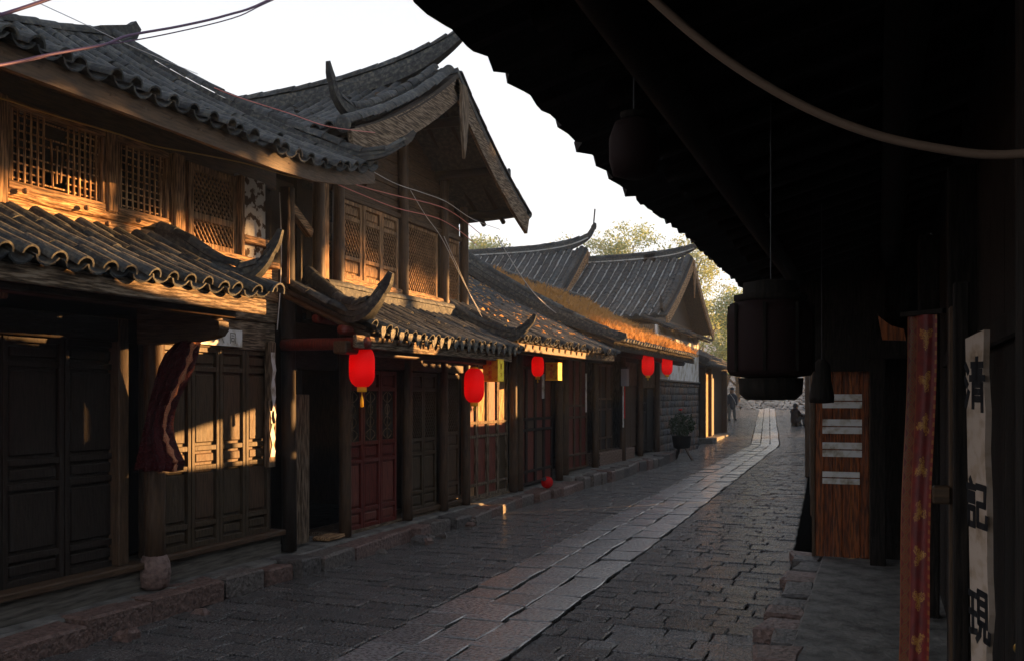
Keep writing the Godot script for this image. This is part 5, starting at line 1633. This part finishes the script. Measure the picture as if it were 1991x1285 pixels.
# ---------------------------------------------------------------- small things
func small_things():
	# red brocade drape gathered on the corbel of the first house
	var d := thing("brocade_drape", "dark red brocade drape gathered under the carved bracket, its sunlit edge put in as a paler strip", "drape", P(-5.25, 1.1, 6.2))
	var edge := [[-4.96, 2.12], [-4.99, 2.02], [-5.03, 1.92], [-5.10, 1.80], [-5.17, 1.69], [-5.22, 1.58], [-5.24, 1.47], [-5.22, 1.36], [-5.18, 1.27], [-5.13, 1.19], [-5.14, 1.12]]
	var rings := []
	for k in edge.size():
		var f := float(k) / (edge.size() - 1)
		var a: float = edge[k][0]
		var b := lerpf(-5.10, -5.50, pow(f, 0.6))
		var r := []
		for j in 25:
			var g0 := j / 24.0
			var fold := 0.035 * sin(g0 * 15.0 + f * 1.6) * (0.5 + 0.5 * f) + 0.02 * sin(g0 * 31.0 - f * 4.0)
			r.append(P(lerpf(a, b, g0), edge[k][1] + 0.012 * sin(j * 1.3 + k), 6.17 + fold))
		for j in 25:
			var g0 := 1.0 - j / 24.0
			var fold := 0.035 * sin(g0 * 15.0 + f * 1.6 + 0.7) * (0.5 + 0.5 * f)
			r.append(P(lerpf(a + 0.012, b, g0), edge[k][1], 6.27 + fold))
		rings.append(r)
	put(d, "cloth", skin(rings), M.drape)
	var rim_path := []
	for q in edge: rim_path.append(P(q[0] + 0.006, q[1], 6.2))
	var sc := []
	for k in smoothed(rim_path, 3).size(): sc.append(1.0 + 0.5 * sin(k * 1.9) + rr(-0.3, 0.4))
	put(d, "sunlit_edge", sweep(circle(0.017, 7), smoothed(rim_path, 3), sc, true), M.rim)  # paler strip paints the sunlit edge of the drape
	# paper sign over the first doors
	var p := thing("paper_sign", "white paper sign with brush characters above the brown doors", "sign", P(-5.46, 2.15, 7.2))
	box(p, "paper", -5.468, -5.465, 2.15, 2.30, 6.90, 7.52, M.paper, 0.0)
	for k in 3: letters(p, ["qing", "da", "tong"][k], P(-5.4645, 2.225, 7.04 + k * 0.17), Vector3.FORWARD, Vector3.UP, 0.10, 0.008, M.concrete)
	for q in [[7.97, 1.78, 0.34, "long torn white poster strip on the peeling post"], [7.96, 1.34, 0.22, "short torn white poster scrap below the long strip"]]:
		var s := thing("torn_poster", q[3], "poster", P(-5.45, q[1] - q[2], q[0]), "torn posters on the post")
		var pts := []
		for k in 9: pts.append(Vector2(q[0] + 0.045 * (0.6 + 0.4 * sin(k * 2.3)), q[1] - q[2] + 2 * q[2] * k / 8.0))
		for k in 9: pts.append(Vector2(q[0] - 0.045 * (0.6 + 0.4 * sin(k * 1.7 + 1.0)), q[1] + q[2] - 2 * q[2] * k / 8.0))
		plate_sy(s, "paper", pts, -5.435, -5.432, M.paper)
		box(s, "board", -5.50, -5.44, q[1] - q[2] - 0.1, q[1] + q[2] + 0.1, q[0] - 0.05, q[0] + 0.05, M.grey_v, 0.004)
	for q in [[15.12, 1.95, 0.05, "narrow white notice on the near edge of the dark shop doors"], [16.25, 1.93, 0.065, "bluish white notice on the far dark shop doors"], [18.95, 2.0, 0.045, "tall white strip on the red shop doors"]]:
		var s := thing("door_notice", q[3], "notice", P(-5.5, q[1] - 0.2, q[0]), "paper notices on shop doors")
		box(s, "paper", -5.512, -5.509, q[1] - (0.27 if q[0] < 18 else 0.62), q[1] + 0.16, q[0] - q[2], q[0] + q[2], M.paper, 0.0)
	# blue box with ribbons on the grassy-roofed shop
	var m := thing("meter_box", "small pale blue box with red and white ribbons below it", "box", P(-5.36, 1.9, 21.6))
	box(m, "case", -5.44, -5.30, 1.93, 2.32, 21.5, 21.72, mat(lc(0.30, 0.36, 0.42), 0.6), 0.01)
	box(m, "lid", -5.45, -5.28, 2.32, 2.36, 21.48, 21.74, M.iron, 0.006)
	box(m, "ribbon", -5.40, -5.385, 1.0, 1.93, 21.5, 21.57, M.paper, 0.0)
	box(m, "ribbon", -5.39, -5.375, 1.2, 1.93, 21.6, 21.66, M.cloth_dull, 0.0)
	# pole and brace in the alcove between the two houses
	var po := thing("bamboo_pole", "thin sunlit pole standing in the gap between the first two houses", "pole", P(-5.3, 2.6, 8.0))
	log_between(po, "shaft", P(-5.32, 2.78, 8.05), P(-5.30, 3.70, 8.03), 0.014, 0.012, M.pale_v, "", 0.003, 7)
	# the bush in its tub on a trestle
	var b := thing("potted_bush", "dark bush in a tub propped on planks before the rubble wall", "potted plant", P(-4.95, 0.0, 26.2))
	put(b, "tub", lathe([Vector2(0.16, 0.30), Vector2(0.22, 0.32), Vector2(0.26, 0.62), Vector2(0.27, 0.64), Vector2(0.22, 0.64)], 14), M.shade_black, Transform3D(Basis.IDENTITY, P(-4.95, 0.0, 26.2)))
	bar(b, "trestle_leg", P(-5.15, 0.0, 26.4), P(-4.95, 0.5, 26.2), 0.07, 0.05, M.dark_v)
	bar(b, "trestle_leg", P(-5.1, 0.0, 25.95), P(-4.95, 0.5, 26.2), 0.07, 0.05, M.dark_v)
	bar(b, "leaning_plank", P(-4.62, 0.0, 26.0), P(-4.95, 0.52, 26.15), 0.09, 0.03, M.brown_v)
	var v := PackedVector3Array()
	var ix := PackedInt32Array()
	for k in 1500:
		var n := Vector3(rng.randfn(), rng.randfn(), rng.randfn()).normalized()
		var r := 0.36 * pow(rng.randf(), 0.35) * (1.0 + 0.15 * sin(n.x * 7.0) * sin(n.y * 6.0))
		var c := P(-4.95, 0.92, 26.2) + Vector3(n.x * r, n.y * r * 0.9, n.z * r)
		var x := n.cross(Vector3(rng.randfn(), rng.randfn(), rng.randfn())).normalized()
		var z := (n + Vector3(rr(-0.6, 0.6), rr(-0.6, 0.6), rr(-0.6, 0.6))).normalized()
		var s := rr(0.02, 0.04)
		var o := v.size()
		v.append_array(PackedVector3Array([c - x * s * 0.5, c + z * s, c + x * s * 0.5, c - z * s]))
		ix.append_array(PackedInt32Array([o, o + 1, o + 2, o, o + 2, o + 3]))
	put(b, "foliage", commit(v, ix, false), M.shrub)
	var fl := thing("flower", "single red flower above the dark potted bush", "flower", P(-4.98, 1.2, 26.2))
	put(fl, "stem", sweep(circle(0.006, 5), [P(-4.97, 1.15, 26.2), P(-4.98, 1.32, 26.2)]), M.shrub)
	put(fl, "petals", lathe([Vector2(0.01, -0.02), Vector2(0.05, 0.0), Vector2(0.06, 0.03), Vector2(0.02, 0.02)], 10, 0.3), M.cloth_dull, Transform3D(Basis.IDENTITY, P(-4.98, 1.33, 26.2)))
	# things hanging under the right-hand eave
	var L := thing("palace_lantern", "big black many-sided lantern hanging at the centre right before the street", "lantern", P(-0.42, 1.69, 4.1))
	var at := P(-0.41, 0.0, 4.1)
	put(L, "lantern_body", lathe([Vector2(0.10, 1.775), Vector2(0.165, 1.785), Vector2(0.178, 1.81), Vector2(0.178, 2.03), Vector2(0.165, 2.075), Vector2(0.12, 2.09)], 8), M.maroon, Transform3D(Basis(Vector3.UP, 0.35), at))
	put(L, "lower_bowl", lathe([Vector2(0.03, 1.684), Vector2(0.10, 1.686), Vector2(0.125, 1.71), Vector2(0.13, 1.774)], 16), M.shade_black, Transform3D(Basis.IDENTITY, at))
	put(L, "neck", lathe([Vector2(0.15, 2.085), Vector2(0.15, 2.11), Vector2(0.115, 2.115), Vector2(0.112, 2.16), Vector2(0.05, 2.17)], 8), M.shade_black, Transform3D(Basis(Vector3.UP, 0.35), at))
	for k in 8:
		var a := TAU * (k + 0.5) / 8 - 0.35
		var o := Vector3(cos(a) * 0.168, 0, sin(a) * 0.168)
		bar(L, "rib", at + o + Vector3.UP * 1.80, at + o + Vector3.UP * 2.07, 0.012, 0.012, M.shade_black)
	put(L, "cord", sweep(circle(0.003, 5), [at + Vector3.UP * 2.16, at + Vector3.UP * 2.5, at + Vector3.UP * 2.9]), M.iron)
	var L2 := thing("palace_lantern", "faint brown lantern hanging high under the right-hand eave", "lantern", P(-0.80, 2.5, 3.35))
	var a2 := P(-0.80, 2.57, 3.35)
	put(L2, "lantern_body", lathe([Vector2(0.03, -0.11), Vector2(0.075, -0.095), Vector2(0.09, -0.04), Vector2(0.09, 0.03), Vector2(0.07, 0.085), Vector2(0.03, 0.10)], 16, 0.03), M.maroon, Transform3D(Basis.IDENTITY, a2))
	put(L2, "top_cap", lathe([Vector2(0.045, 0.10), Vector2(0.05, 0.12), Vector2(0.01, 0.13)], 10), M.shade_black, Transform3D(Basis.IDENTITY, a2))
	put(L2, "cord", sweep(circle(0.004, 5), [a2 + Vector3.UP * 0.12, a2 + Vector3.UP * 0.25]), M.iron)
	var bl := thing("hanging_bell", "dark hanging bell in front of the topmost paper strips", "bell", P(-0.33, 1.63, 6.4))
	put(bl, "bell_body", lathe([Vector2(0.02, 1.655), Vector2(0.074, 1.66), Vector2(0.076, 1.70), Vector2(0.058, 1.80), Vector2(0.05, 1.90), Vector2(0.02, 1.93)], 14), M.shade_black, Transform3D(Basis.IDENTITY, P(-0.33, 0, 6.4)))
	put(bl, "cord", sweep(circle(0.002, 5), [P(-0.33, 1.92, 6.4), P(-0.33, 2.9, 6.4)]), M.iron)
	banner_and_scroll()

func banner_image() -> ImageTexture:
	var im := Image.create(128, 1024, false, Image.FORMAT_RGB8)
	var red := lc(0.15, 0.009, 0.008)
	var dk := lc(0.09, 0.006, 0.006)
	var gold := lc(0.34, 0.17, 0.03)
	var olive := lc(0.10, 0.07, 0.02)
	var n := FastNoiseLite.new()
	n.seed = 77
	n.frequency = 0.02
	for y in 1024:
		for x in 128:
			var c := red.lerp(dk, clampf(0.5 + n.get_noise_2d(x, y) * 1.1, 0, 1))
			if x < 44:
				var cell := absf(fmod(y, 40.0) - 20.0)
				var d := cell + absf(x - 22) * 1.1
				c = dk if d > 26 else (olive if fmod(d, 10.0) < 5.0 else red)
				if x < 4 or x > 40: c = gold.lerp(dk, 0.5)
			elif x > 118: c = gold.lerp(dk, 0.35) if (y / 12) % 2 == 0 else red
			else:
				var q := Vector2(x - 80, fmod(y, 118.0) - 59.0)
				var blob := q.length() + 9.0 * sin(q.angle() * 3.0 + y / 118) + n.get_noise_2d(x * 4, y * 4) * 10.0
				if blob < 22.0 and fmod(blob, 9.0) < 6.0: c = gold
			im.set_pixel(x, y, c)
	return ImageTexture.create_from_image(im)

func banner_and_scroll():
	var b := thing("brocade_banner", "long red and gold brocade banner hanging in the dark doorway", "banner", P(0.13, 0.5, 4.2))
	var v := PackedVector3Array()
	var uv := PackedVector2Array()
	var ix := PackedInt32Array()
	var nx := 10
	var ny := 26
	for side in 2:
		for j in ny + 1:
			for i in nx + 1:
				var f := float(i) / nx
				var g0 := float(j) / ny
				var y := lerpf(2.02, 0.52, g0)
				var lean := -0.035 * (2.02 - y) / 1.36
				v.append(P(0.112 + f * 0.105 + lean + 0.004 * sin(g0 * 9.0), y, 4.25 - f * 0.10 + 0.018 * sin(f * 8.0 + g0 * 2.0) + (0.006 if side == 1 else 0.0)))
				uv.append(Vector2(f, g0))
	var n := (nx + 1) * (ny + 1)
	for j in ny:
		for i in nx:
			var a := j * (nx + 1) + i
			var c := a + nx + 1
			ix.append_array(PackedInt32Array([a, a + 1, c + 1, a, c + 1, c]))
			ix.append_array(PackedInt32Array([n + a, n + c + 1, n + a + 1, n + a, n + c, n + c + 1]))
	var bm := StandardMaterial3D.new()
	bm.albedo_texture = banner_image()
	bm.roughness = 0.6
	put(b, "cloth", commit(v, ix, true, uv), bm)
	bar(b, "rod", P(0.09, 2.03, 4.27), P(0.24, 2.03, 4.13), 0.018, 0.018, M.shade_black)
	# white scroll board
	var s := thing("scroll_board", "worn white board with large black brush characters", "sign board", P(0.32, 0.5, 3.63))
	var a0 := P(0.285, 0.0, 3.74)
	var a1 := P(0.328, 0.0, 3.59)
	var right := (a1 - a0).normalized()
	var up := Vector3(-0.018 / 1.06, 1, 0).normalized()
	var nrm := right.cross(up).normalized()
	var w := a0.distance_to(a1)
	var pts := []
	var flat := PackedVector2Array()
	for k in 13:
		var f := k / 12.0
		flat.append(Vector2(w * (1.0 + 0.05 * sin(k * 2.7) - (0.12 if k < 5 else 0.0)), lerpf(0.3, 1.92, f)))
	flat.append(Vector2(0.0, 1.90))
	flat.append(Vector2(0.0, 0.3))
	var r0 := []
	var r1 := []
	for q in flat:
		var base := a0 + right * q.x + up * (q.y - 1.9) + Vector3.UP * 1.9
		r0.append(base)
		r1.append(base - nrm * 0.02)
	put(s, "board", solid(r0, r1, flat), M.scroll)
	for k in 3:
		var y: float = [1.74, 1.33, 0.955][k]
		letters(s, ["qing", "ji", "xian"][k], a0 + right * 0.075 + up * (y - 1.9) + Vector3.UP * 1.9 + nrm * 0.0008, right, up, 0.175, 0.022, M.ink)
	box(s, "edge_post", 0.25, 0.30, 0.2, 2.1, 3.75, 3.82, M.shade_black, 0.005)

# ---------------------------------------------------------------- wires
func wire(called: String, label: String, pts: Array, r: float, matl):
	var w := thing(called, label, "cable", pts[0], "cables strung along the street")
	put(w, "cable", sweep(circle(r, 6), smoothed(pts, 5), [], true), matl)

func line(t: float, a: Array) -> Array:
	var out := []
	for q in a: out.append(P(t, q[1], q[0]))
	return out

func wires():
	wire("cable", "thick violet cable crossing in front of the nearest upper roof", line(-3.8, [[3.0, 3.06], [3.4, 3.23], [3.66, 3.36], [4.04, 3.54], [4.22, 3.65], [4.64, 3.85], [5.07, 4.07], [5.51, 4.33], [6.6, 5.1]]), 0.008, M.cable_violet)
	wire("cable", "thin cable running just under the thick violet cable", line(-3.85, [[3.0, 3.08], [3.44, 3.25], [3.62, 3.33], [3.91, 3.48], [4.48, 3.74], [5.19, 4.10], [5.58, 4.35], [6.6, 5.0]]), 0.004, M.cable_violet)
	wire("cable", "violet cable cutting the top left corner of the sky", line(-3.6, [[2.8, 3.1], [3.06, 3.28], [3.22, 3.37], [3.47, 3.53], [3.66, 3.66], [4.4, 4.2]]), 0.009, M.cable_violet)
	wire("cable", "hair-thin wire slanting down across the sky at the left", line(-4.2, [[3.5, 3.82], [3.88, 3.80], [4.27, 3.80], [4.71, 3.80], [5.3, 3.82]]), 0.0022, M.cable_white)
	wire("cable", "thin wire lying along the lifted corner of the nearest roof", line(-4.3, [[5.6, 3.83], [5.85, 3.84], [6.51, 3.90], [7.11, 3.95], [7.9, 4.1]]), 0.004, M.cable_pink)
	wire("cable", "yellow cable sagging under the nearest upper eave", line(-5.1, [[4.1, 3.5], [4.56, 3.545], [4.86, 3.55], [5.18, 3.56], [5.57, 3.575], [5.94, 3.58], [6.47, 3.64], [7.09, 3.70], [7.72, 3.73], [8.3, 3.80]]), 0.006, M.cable_yellow)
	wire("cable", "pink sunlit cable across the gabled house, the lower of two", line(-5.0, [[8.2, 3.79], [8.27, 3.79], [8.87, 3.78], [9.68, 3.78], [10.75, 3.85], [11.45, 3.80], [12.0, 3.7]]), 0.005, M.cable_pink)
	wire("cable", "pink sunlit cable across the gabled house, the upper of two", line(-4.95, [[7.93, 3.81], [8.19, 3.83], [8.79, 3.84], [9.52, 3.89], [10.65, 3.98], [11.26, 3.96], [12.0, 3.85]]), 0.005, M.cable_pink)
	wire("cable", "white wire dropping steeply past the wide lattice screen", line(-5.05, [[10.13, 4.07], [10.53, 3.85], [10.97, 3.66], [11.44, 3.34], [11.85, 3.06], [12.3, 2.80]]), 0.004, M.cable_white)
	wire("cable", "second white wire dropping beside the wide lattice screen", line(-5.0, [[10.95, 3.66], [11.35, 3.35], [11.8, 3.0], [12.2, 2.75]]), 0.004, M.cable_white)
	wire("cable", "grey wire sagging below the gable to the roof corner", line(-4.9, [[8.6, 4.05], [9.4, 4.0], [10.1, 4.03], [10.8, 4.05], [11.6, 3.98], [12.6, 4.0]]), 0.0035, M.cable_white)
	wire("cable", "wire slanting over the leaf-strewn shop roof", line(-5.6, [[14.3, 4.2], [14.69, 4.0], [15.8, 3.55], [16.92, 3.29], [18.13, 3.14]]), 0.008, M.cable_white)
	wire("cable", "white wire hanging straight down beside the sunlit pole", line(-5.38, [[7.99, 3.65], [8.02, 3.17], [8.0, 2.72], [7.95, 2.33]]), 0.005, M.cable_white)
	wire("cable", "pale brown hose sagging in an arc beneath the black eave", [P(-0.75, 2.86, 1.95), P(-0.52, 2.63, 2.10), P(-0.35, 2.47, 2.17), P(-0.18, 2.35, 2.22), P(-0.02, 2.27, 2.25), P(0.13, 2.225, 2.27), P(0.25, 2.205, 2.28), P(0.42, 2.21, 2.28)], 0.010, M.hose)

# ---------------------------------------------------------------- people
# tapered capsules joined smoothly and meshed as surface nets
func flesh(bones: Array, k: float, cell: float) -> ArrayMesh:
	var lo := Vector3.ONE * 99.0
	var hi := -lo
	for b in bones:
		for q in [[b[0], b[1]], [b[2], b[3]]]:
			lo = lo.min(q[0] - Vector3.ONE * (q[1] + 2.5 * cell))
			hi = hi.max(q[0] + Vector3.ONE * (q[1] + 2.5 * cell))
	var n := Vector3i((hi - lo) / cell) + Vector3i.ONE
	var val := PackedFloat32Array()
	val.resize(n.x * n.y * n.z)
	for z in n.z:
		for y in n.y:
			for x in n.x:
				var p := lo + Vector3(x, y, z) * cell
				var d := 1.0
				for b in bones:
					var ab: Vector3 = b[2] - b[0]
					var h := clampf((p - b[0]).dot(ab) / max(ab.length_squared(), 1e-6), 0, 1)
					var e: float = p.distance_to(b[0] + ab * h) - lerpf(b[1], b[3], h)
					if e < d + k:
						var m := clampf(0.5 + 0.5 * (d - e) / k, 0, 1)
						d = lerpf(d, e, m) - k * m * (1.0 - m)
				val[x + n.x * (y + n.y * z)] = d
	var v := PackedVector3Array()
	var ix := PackedInt32Array()
	var id := {}
	var at := func(x, y, z): return val[x + n.x * (y + n.y * z)]
	for z in n.z - 1:
		for y in n.y - 1:
			for x in n.x - 1:
				var sum := Vector3.ZERO
				var c := 0
				for e in [[0, 0, 0, 1, 0, 0], [0, 1, 0, 1, 1, 0], [0, 0, 1, 1, 0, 1], [0, 1, 1, 1, 1, 1], [0, 0, 0, 0, 1, 0], [1, 0, 0, 1, 1, 0], [0, 0, 1, 0, 1, 1], [1, 0, 1, 1, 1, 1], [0, 0, 0, 0, 0, 1], [1, 0, 0, 1, 0, 1], [0, 1, 0, 0, 1, 1], [1, 1, 0, 1, 1, 1]]:
					var a: float = at.call(x + e[0], y + e[1], z + e[2])
					var b: float = at.call(x + e[3], y + e[4], z + e[5])
					if (a < 0.0) != (b < 0.0):
						sum += Vector3(x + e[0], y + e[1], z + e[2]).lerp(Vector3(x + e[3], y + e[4], z + e[5]), a / (a - b))
						c += 1
				if c:
					id[Vector3i(x, y, z)] = v.size()
					v.append(lo + sum / c * cell)
	for q in id:
		for ax in 3:
			var u := Vector3i.ZERO
			var w := Vector3i.ZERO
			u[(ax + 1) % 3] = 1
			w[(ax + 2) % 3] = 1
			var o := Vector3i.ZERO
			o[ax] = 1
			var r: Vector3i = q + o
			if r.x >= n.x or r.y >= n.y or r.z >= n.z: continue
			var a: float = at.call(q.x, q.y, q.z)
			var b: float = at.call(r.x, r.y, r.z)
			if (a < 0.0) == (b < 0.0): continue
			if not (id.has(q - u) and id.has(q - w) and id.has(q - u - w)): continue
			var f := [id[q], id[q - u], id[q - u - w], id[q - w]]
			if a < 0.0: f.reverse()
			ix.append_array(PackedInt32Array([f[0], f[1], f[2], f[0], f[2], f[3]]))
	return commit(v, ix, true)

func people():
	var g0 := climb(49.6)
	var o := P(-6.85, g0, 49.6)
	var xf := Transform3D(Basis(Vector3.UP, 0.5), o)
	var p := thing("person", "person in a dark coat and hat standing at the left by the last house", "person", o)
	var V := func(x, y, z): return Vector3(x, y, z)
	put(p, "body", flesh([[V.call(0, 1.45, 0.03), 0.10, V.call(0, 1.52, 0.03), 0.085], [V.call(0, 1.30, 0), 0.055, V.call(0, 1.45, 0.02), 0.06], [V.call(-0.13, 1.2, 0), 0.07, V.call(0.13, 1.2, 0), 0.07], [V.call(0, 1.2, 0), 0.14, V.call(0, 0.8, 0), 0.13], [V.call(-0.2, 1.2, 0), 0.05, V.call(-0.27, 0.95, 0.02), 0.04], [V.call(-0.27, 0.95, 0.02), 0.04, V.call(-0.2, 0.8, 0.16), 0.03], [V.call(0.2, 1.2, 0), 0.05, V.call(0.25, 0.95, 0.0), 0.04], [V.call(0.25, 0.95, 0), 0.04, V.call(0.24, 0.72, 0.06), 0.03], [V.call(-0.09, 0.8, 0), 0.08, V.call(-0.14, 0.08, 0.02), 0.045], [V.call(0.09, 0.8, 0), 0.08, V.call(0.16, 0.08, -0.02), 0.045]], 0.05, 0.03), M.skin, xf)
	put(p, "coat", flesh([[V.call(-0.14, 1.24, 0), 0.085, V.call(0.14, 1.24, 0), 0.085], [V.call(0, 1.24, 0), 0.16, V.call(0, 0.72, 0), 0.17], [V.call(-0.2, 1.22, 0), 0.075, V.call(-0.27, 0.95, 0.02), 0.06], [V.call(-0.27, 0.95, 0.02), 0.06, V.call(-0.22, 0.83, 0.12), 0.05], [V.call(0.2, 1.22, 0), 0.075, V.call(0.25, 0.95, 0.0), 0.06], [V.call(0.25, 0.95, 0), 0.06, V.call(0.24, 0.8, 0.04), 0.05]], 0.04, 0.03), M.coat, xf)
	put(p, "trousers", flesh([[V.call(-0.09, 0.78, 0), 0.10, V.call(-0.14, 0.09, 0.02), 0.065], [V.call(0.09, 0.78, 0), 0.10, V.call(0.17, 0.09, -0.02), 0.065]], 0.03, 0.03), M.trousers, xf)
	put(p, "shoe", flesh([[V.call(-0.14, 0.05, -0.02), 0.05, V.call(-0.15, 0.045, 0.15), 0.045]], 0.02, 0.025), M.hair, xf)
	put(p, "shoe", flesh([[V.call(0.17, 0.05, -0.05), 0.05, V.call(0.19, 0.045, 0.12), 0.045]], 0.02, 0.025), M.hair, xf)
	put(p, "hat", lathe([Vector2(0.16, 1.54), Vector2(0.165, 1.555), Vector2(0.11, 1.565), Vector2(0.10, 1.63), Vector2(0.03, 1.65)], 16), M.coat, xf * Transform3D(Basis.IDENTITY, Vector3(0, 0, 0.03)))
	put(p, "bag_strap", sweep(circle(0.012, 6), [V.call(-0.12, 1.33, 0.12), V.call(0.02, 1.1, 0.20), V.call(0.15, 0.85, 0.18)]), M.paper, xf)
	var s := P(-3.5, climb(45.6), 45.6)
	var sx := Transform3D(Basis(Vector3.UP, 2.4), s)
	var q := thing("person", "dark figure sitting low against the right-hand wall", "person", s)
	put(q, "body", flesh([[V.call(0, 0.86, 0.05), 0.10, V.call(0, 0.94, 0.06), 0.085], [V.call(0, 0.7, 0), 0.055, V.call(0, 0.85, 0.04), 0.055], [V.call(0, 0.62, 0), 0.14, V.call(0, 0.3, 0), 0.15], [V.call(-0.1, 0.3, 0), 0.09, V.call(-0.14, 0.46, 0.36), 0.07], [V.call(0.1, 0.3, 0), 0.09, V.call(0.14, 0.46, 0.36), 0.07], [V.call(-0.14, 0.46, 0.36), 0.065, V.call(-0.14, 0.07, 0.42), 0.045], [V.call(0.14, 0.46, 0.36), 0.065, V.call(0.14, 0.07, 0.42), 0.045], [V.call(-0.19, 0.62, 0), 0.055, V.call(-0.2, 0.45, 0.25), 0.045], [V.call(-0.2, 0.45, 0.25), 0.045, V.call(-0.05, 0.5, 0.36), 0.035], [V.call(0.19, 0.62, 0), 0.055, V.call(0.2, 0.45, 0.25), 0.045], [V.call(0.2, 0.45, 0.25), 0.045, V.call(0.05, 0.5, 0.36), 0.035]], 0.05, 0.03), M.skin, sx)
	put(q, "jacket", flesh([[V.call(0, 0.66, 0), 0.17, V.call(0, 0.25, 0), 0.19], [V.call(-0.16, 0.66, 0), 0.085, V.call(0.16, 0.66, 0), 0.085], [V.call(-0.2, 0.64, 0), 0.075, V.call(-0.21, 0.45, 0.24), 0.06], [V.call(0.2, 0.64, 0), 0.075, V.call(0.21, 0.45, 0.24), 0.06]], 0.05, 0.03), M.maroon, sx)
	put(q, "trousers", flesh([[V.call(-0.1, 0.28, 0), 0.11, V.call(-0.14, 0.46, 0.36), 0.09], [V.call(0.1, 0.28, 0), 0.11, V.call(0.14, 0.46, 0.36), 0.09], [V.call(-0.14, 0.46, 0.36), 0.085, V.call(-0.14, 0.12, 0.42), 0.065], [V.call(0.14, 0.46, 0.36), 0.085, V.call(0.14, 0.12, 0.42), 0.065]], 0.03, 0.03), M.coat, sx)
	put(q, "hair", flesh([[V.call(0, 0.93, 0.02), 0.105, V.call(0, 0.90, 0.0), 0.10]], 0.02, 0.025), M.hair, sx)
	for sd in [-1.0, 1.0]: put(q, "shoe", flesh([[V.call(0.14 * sd, 0.05, 0.4), 0.05, V.call(0.15 * sd, 0.045, 0.54), 0.045]], 0.02, 0.025), M.hair, sx)
	put(q, "stool", lathe([Vector2(0.16, 0.0), Vector2(0.17, 0.02), Vector2(0.15, 0.14), Vector2(0.17, 0.16), Vector2(0.02, 0.16)], 12), M.dark_v, sx)
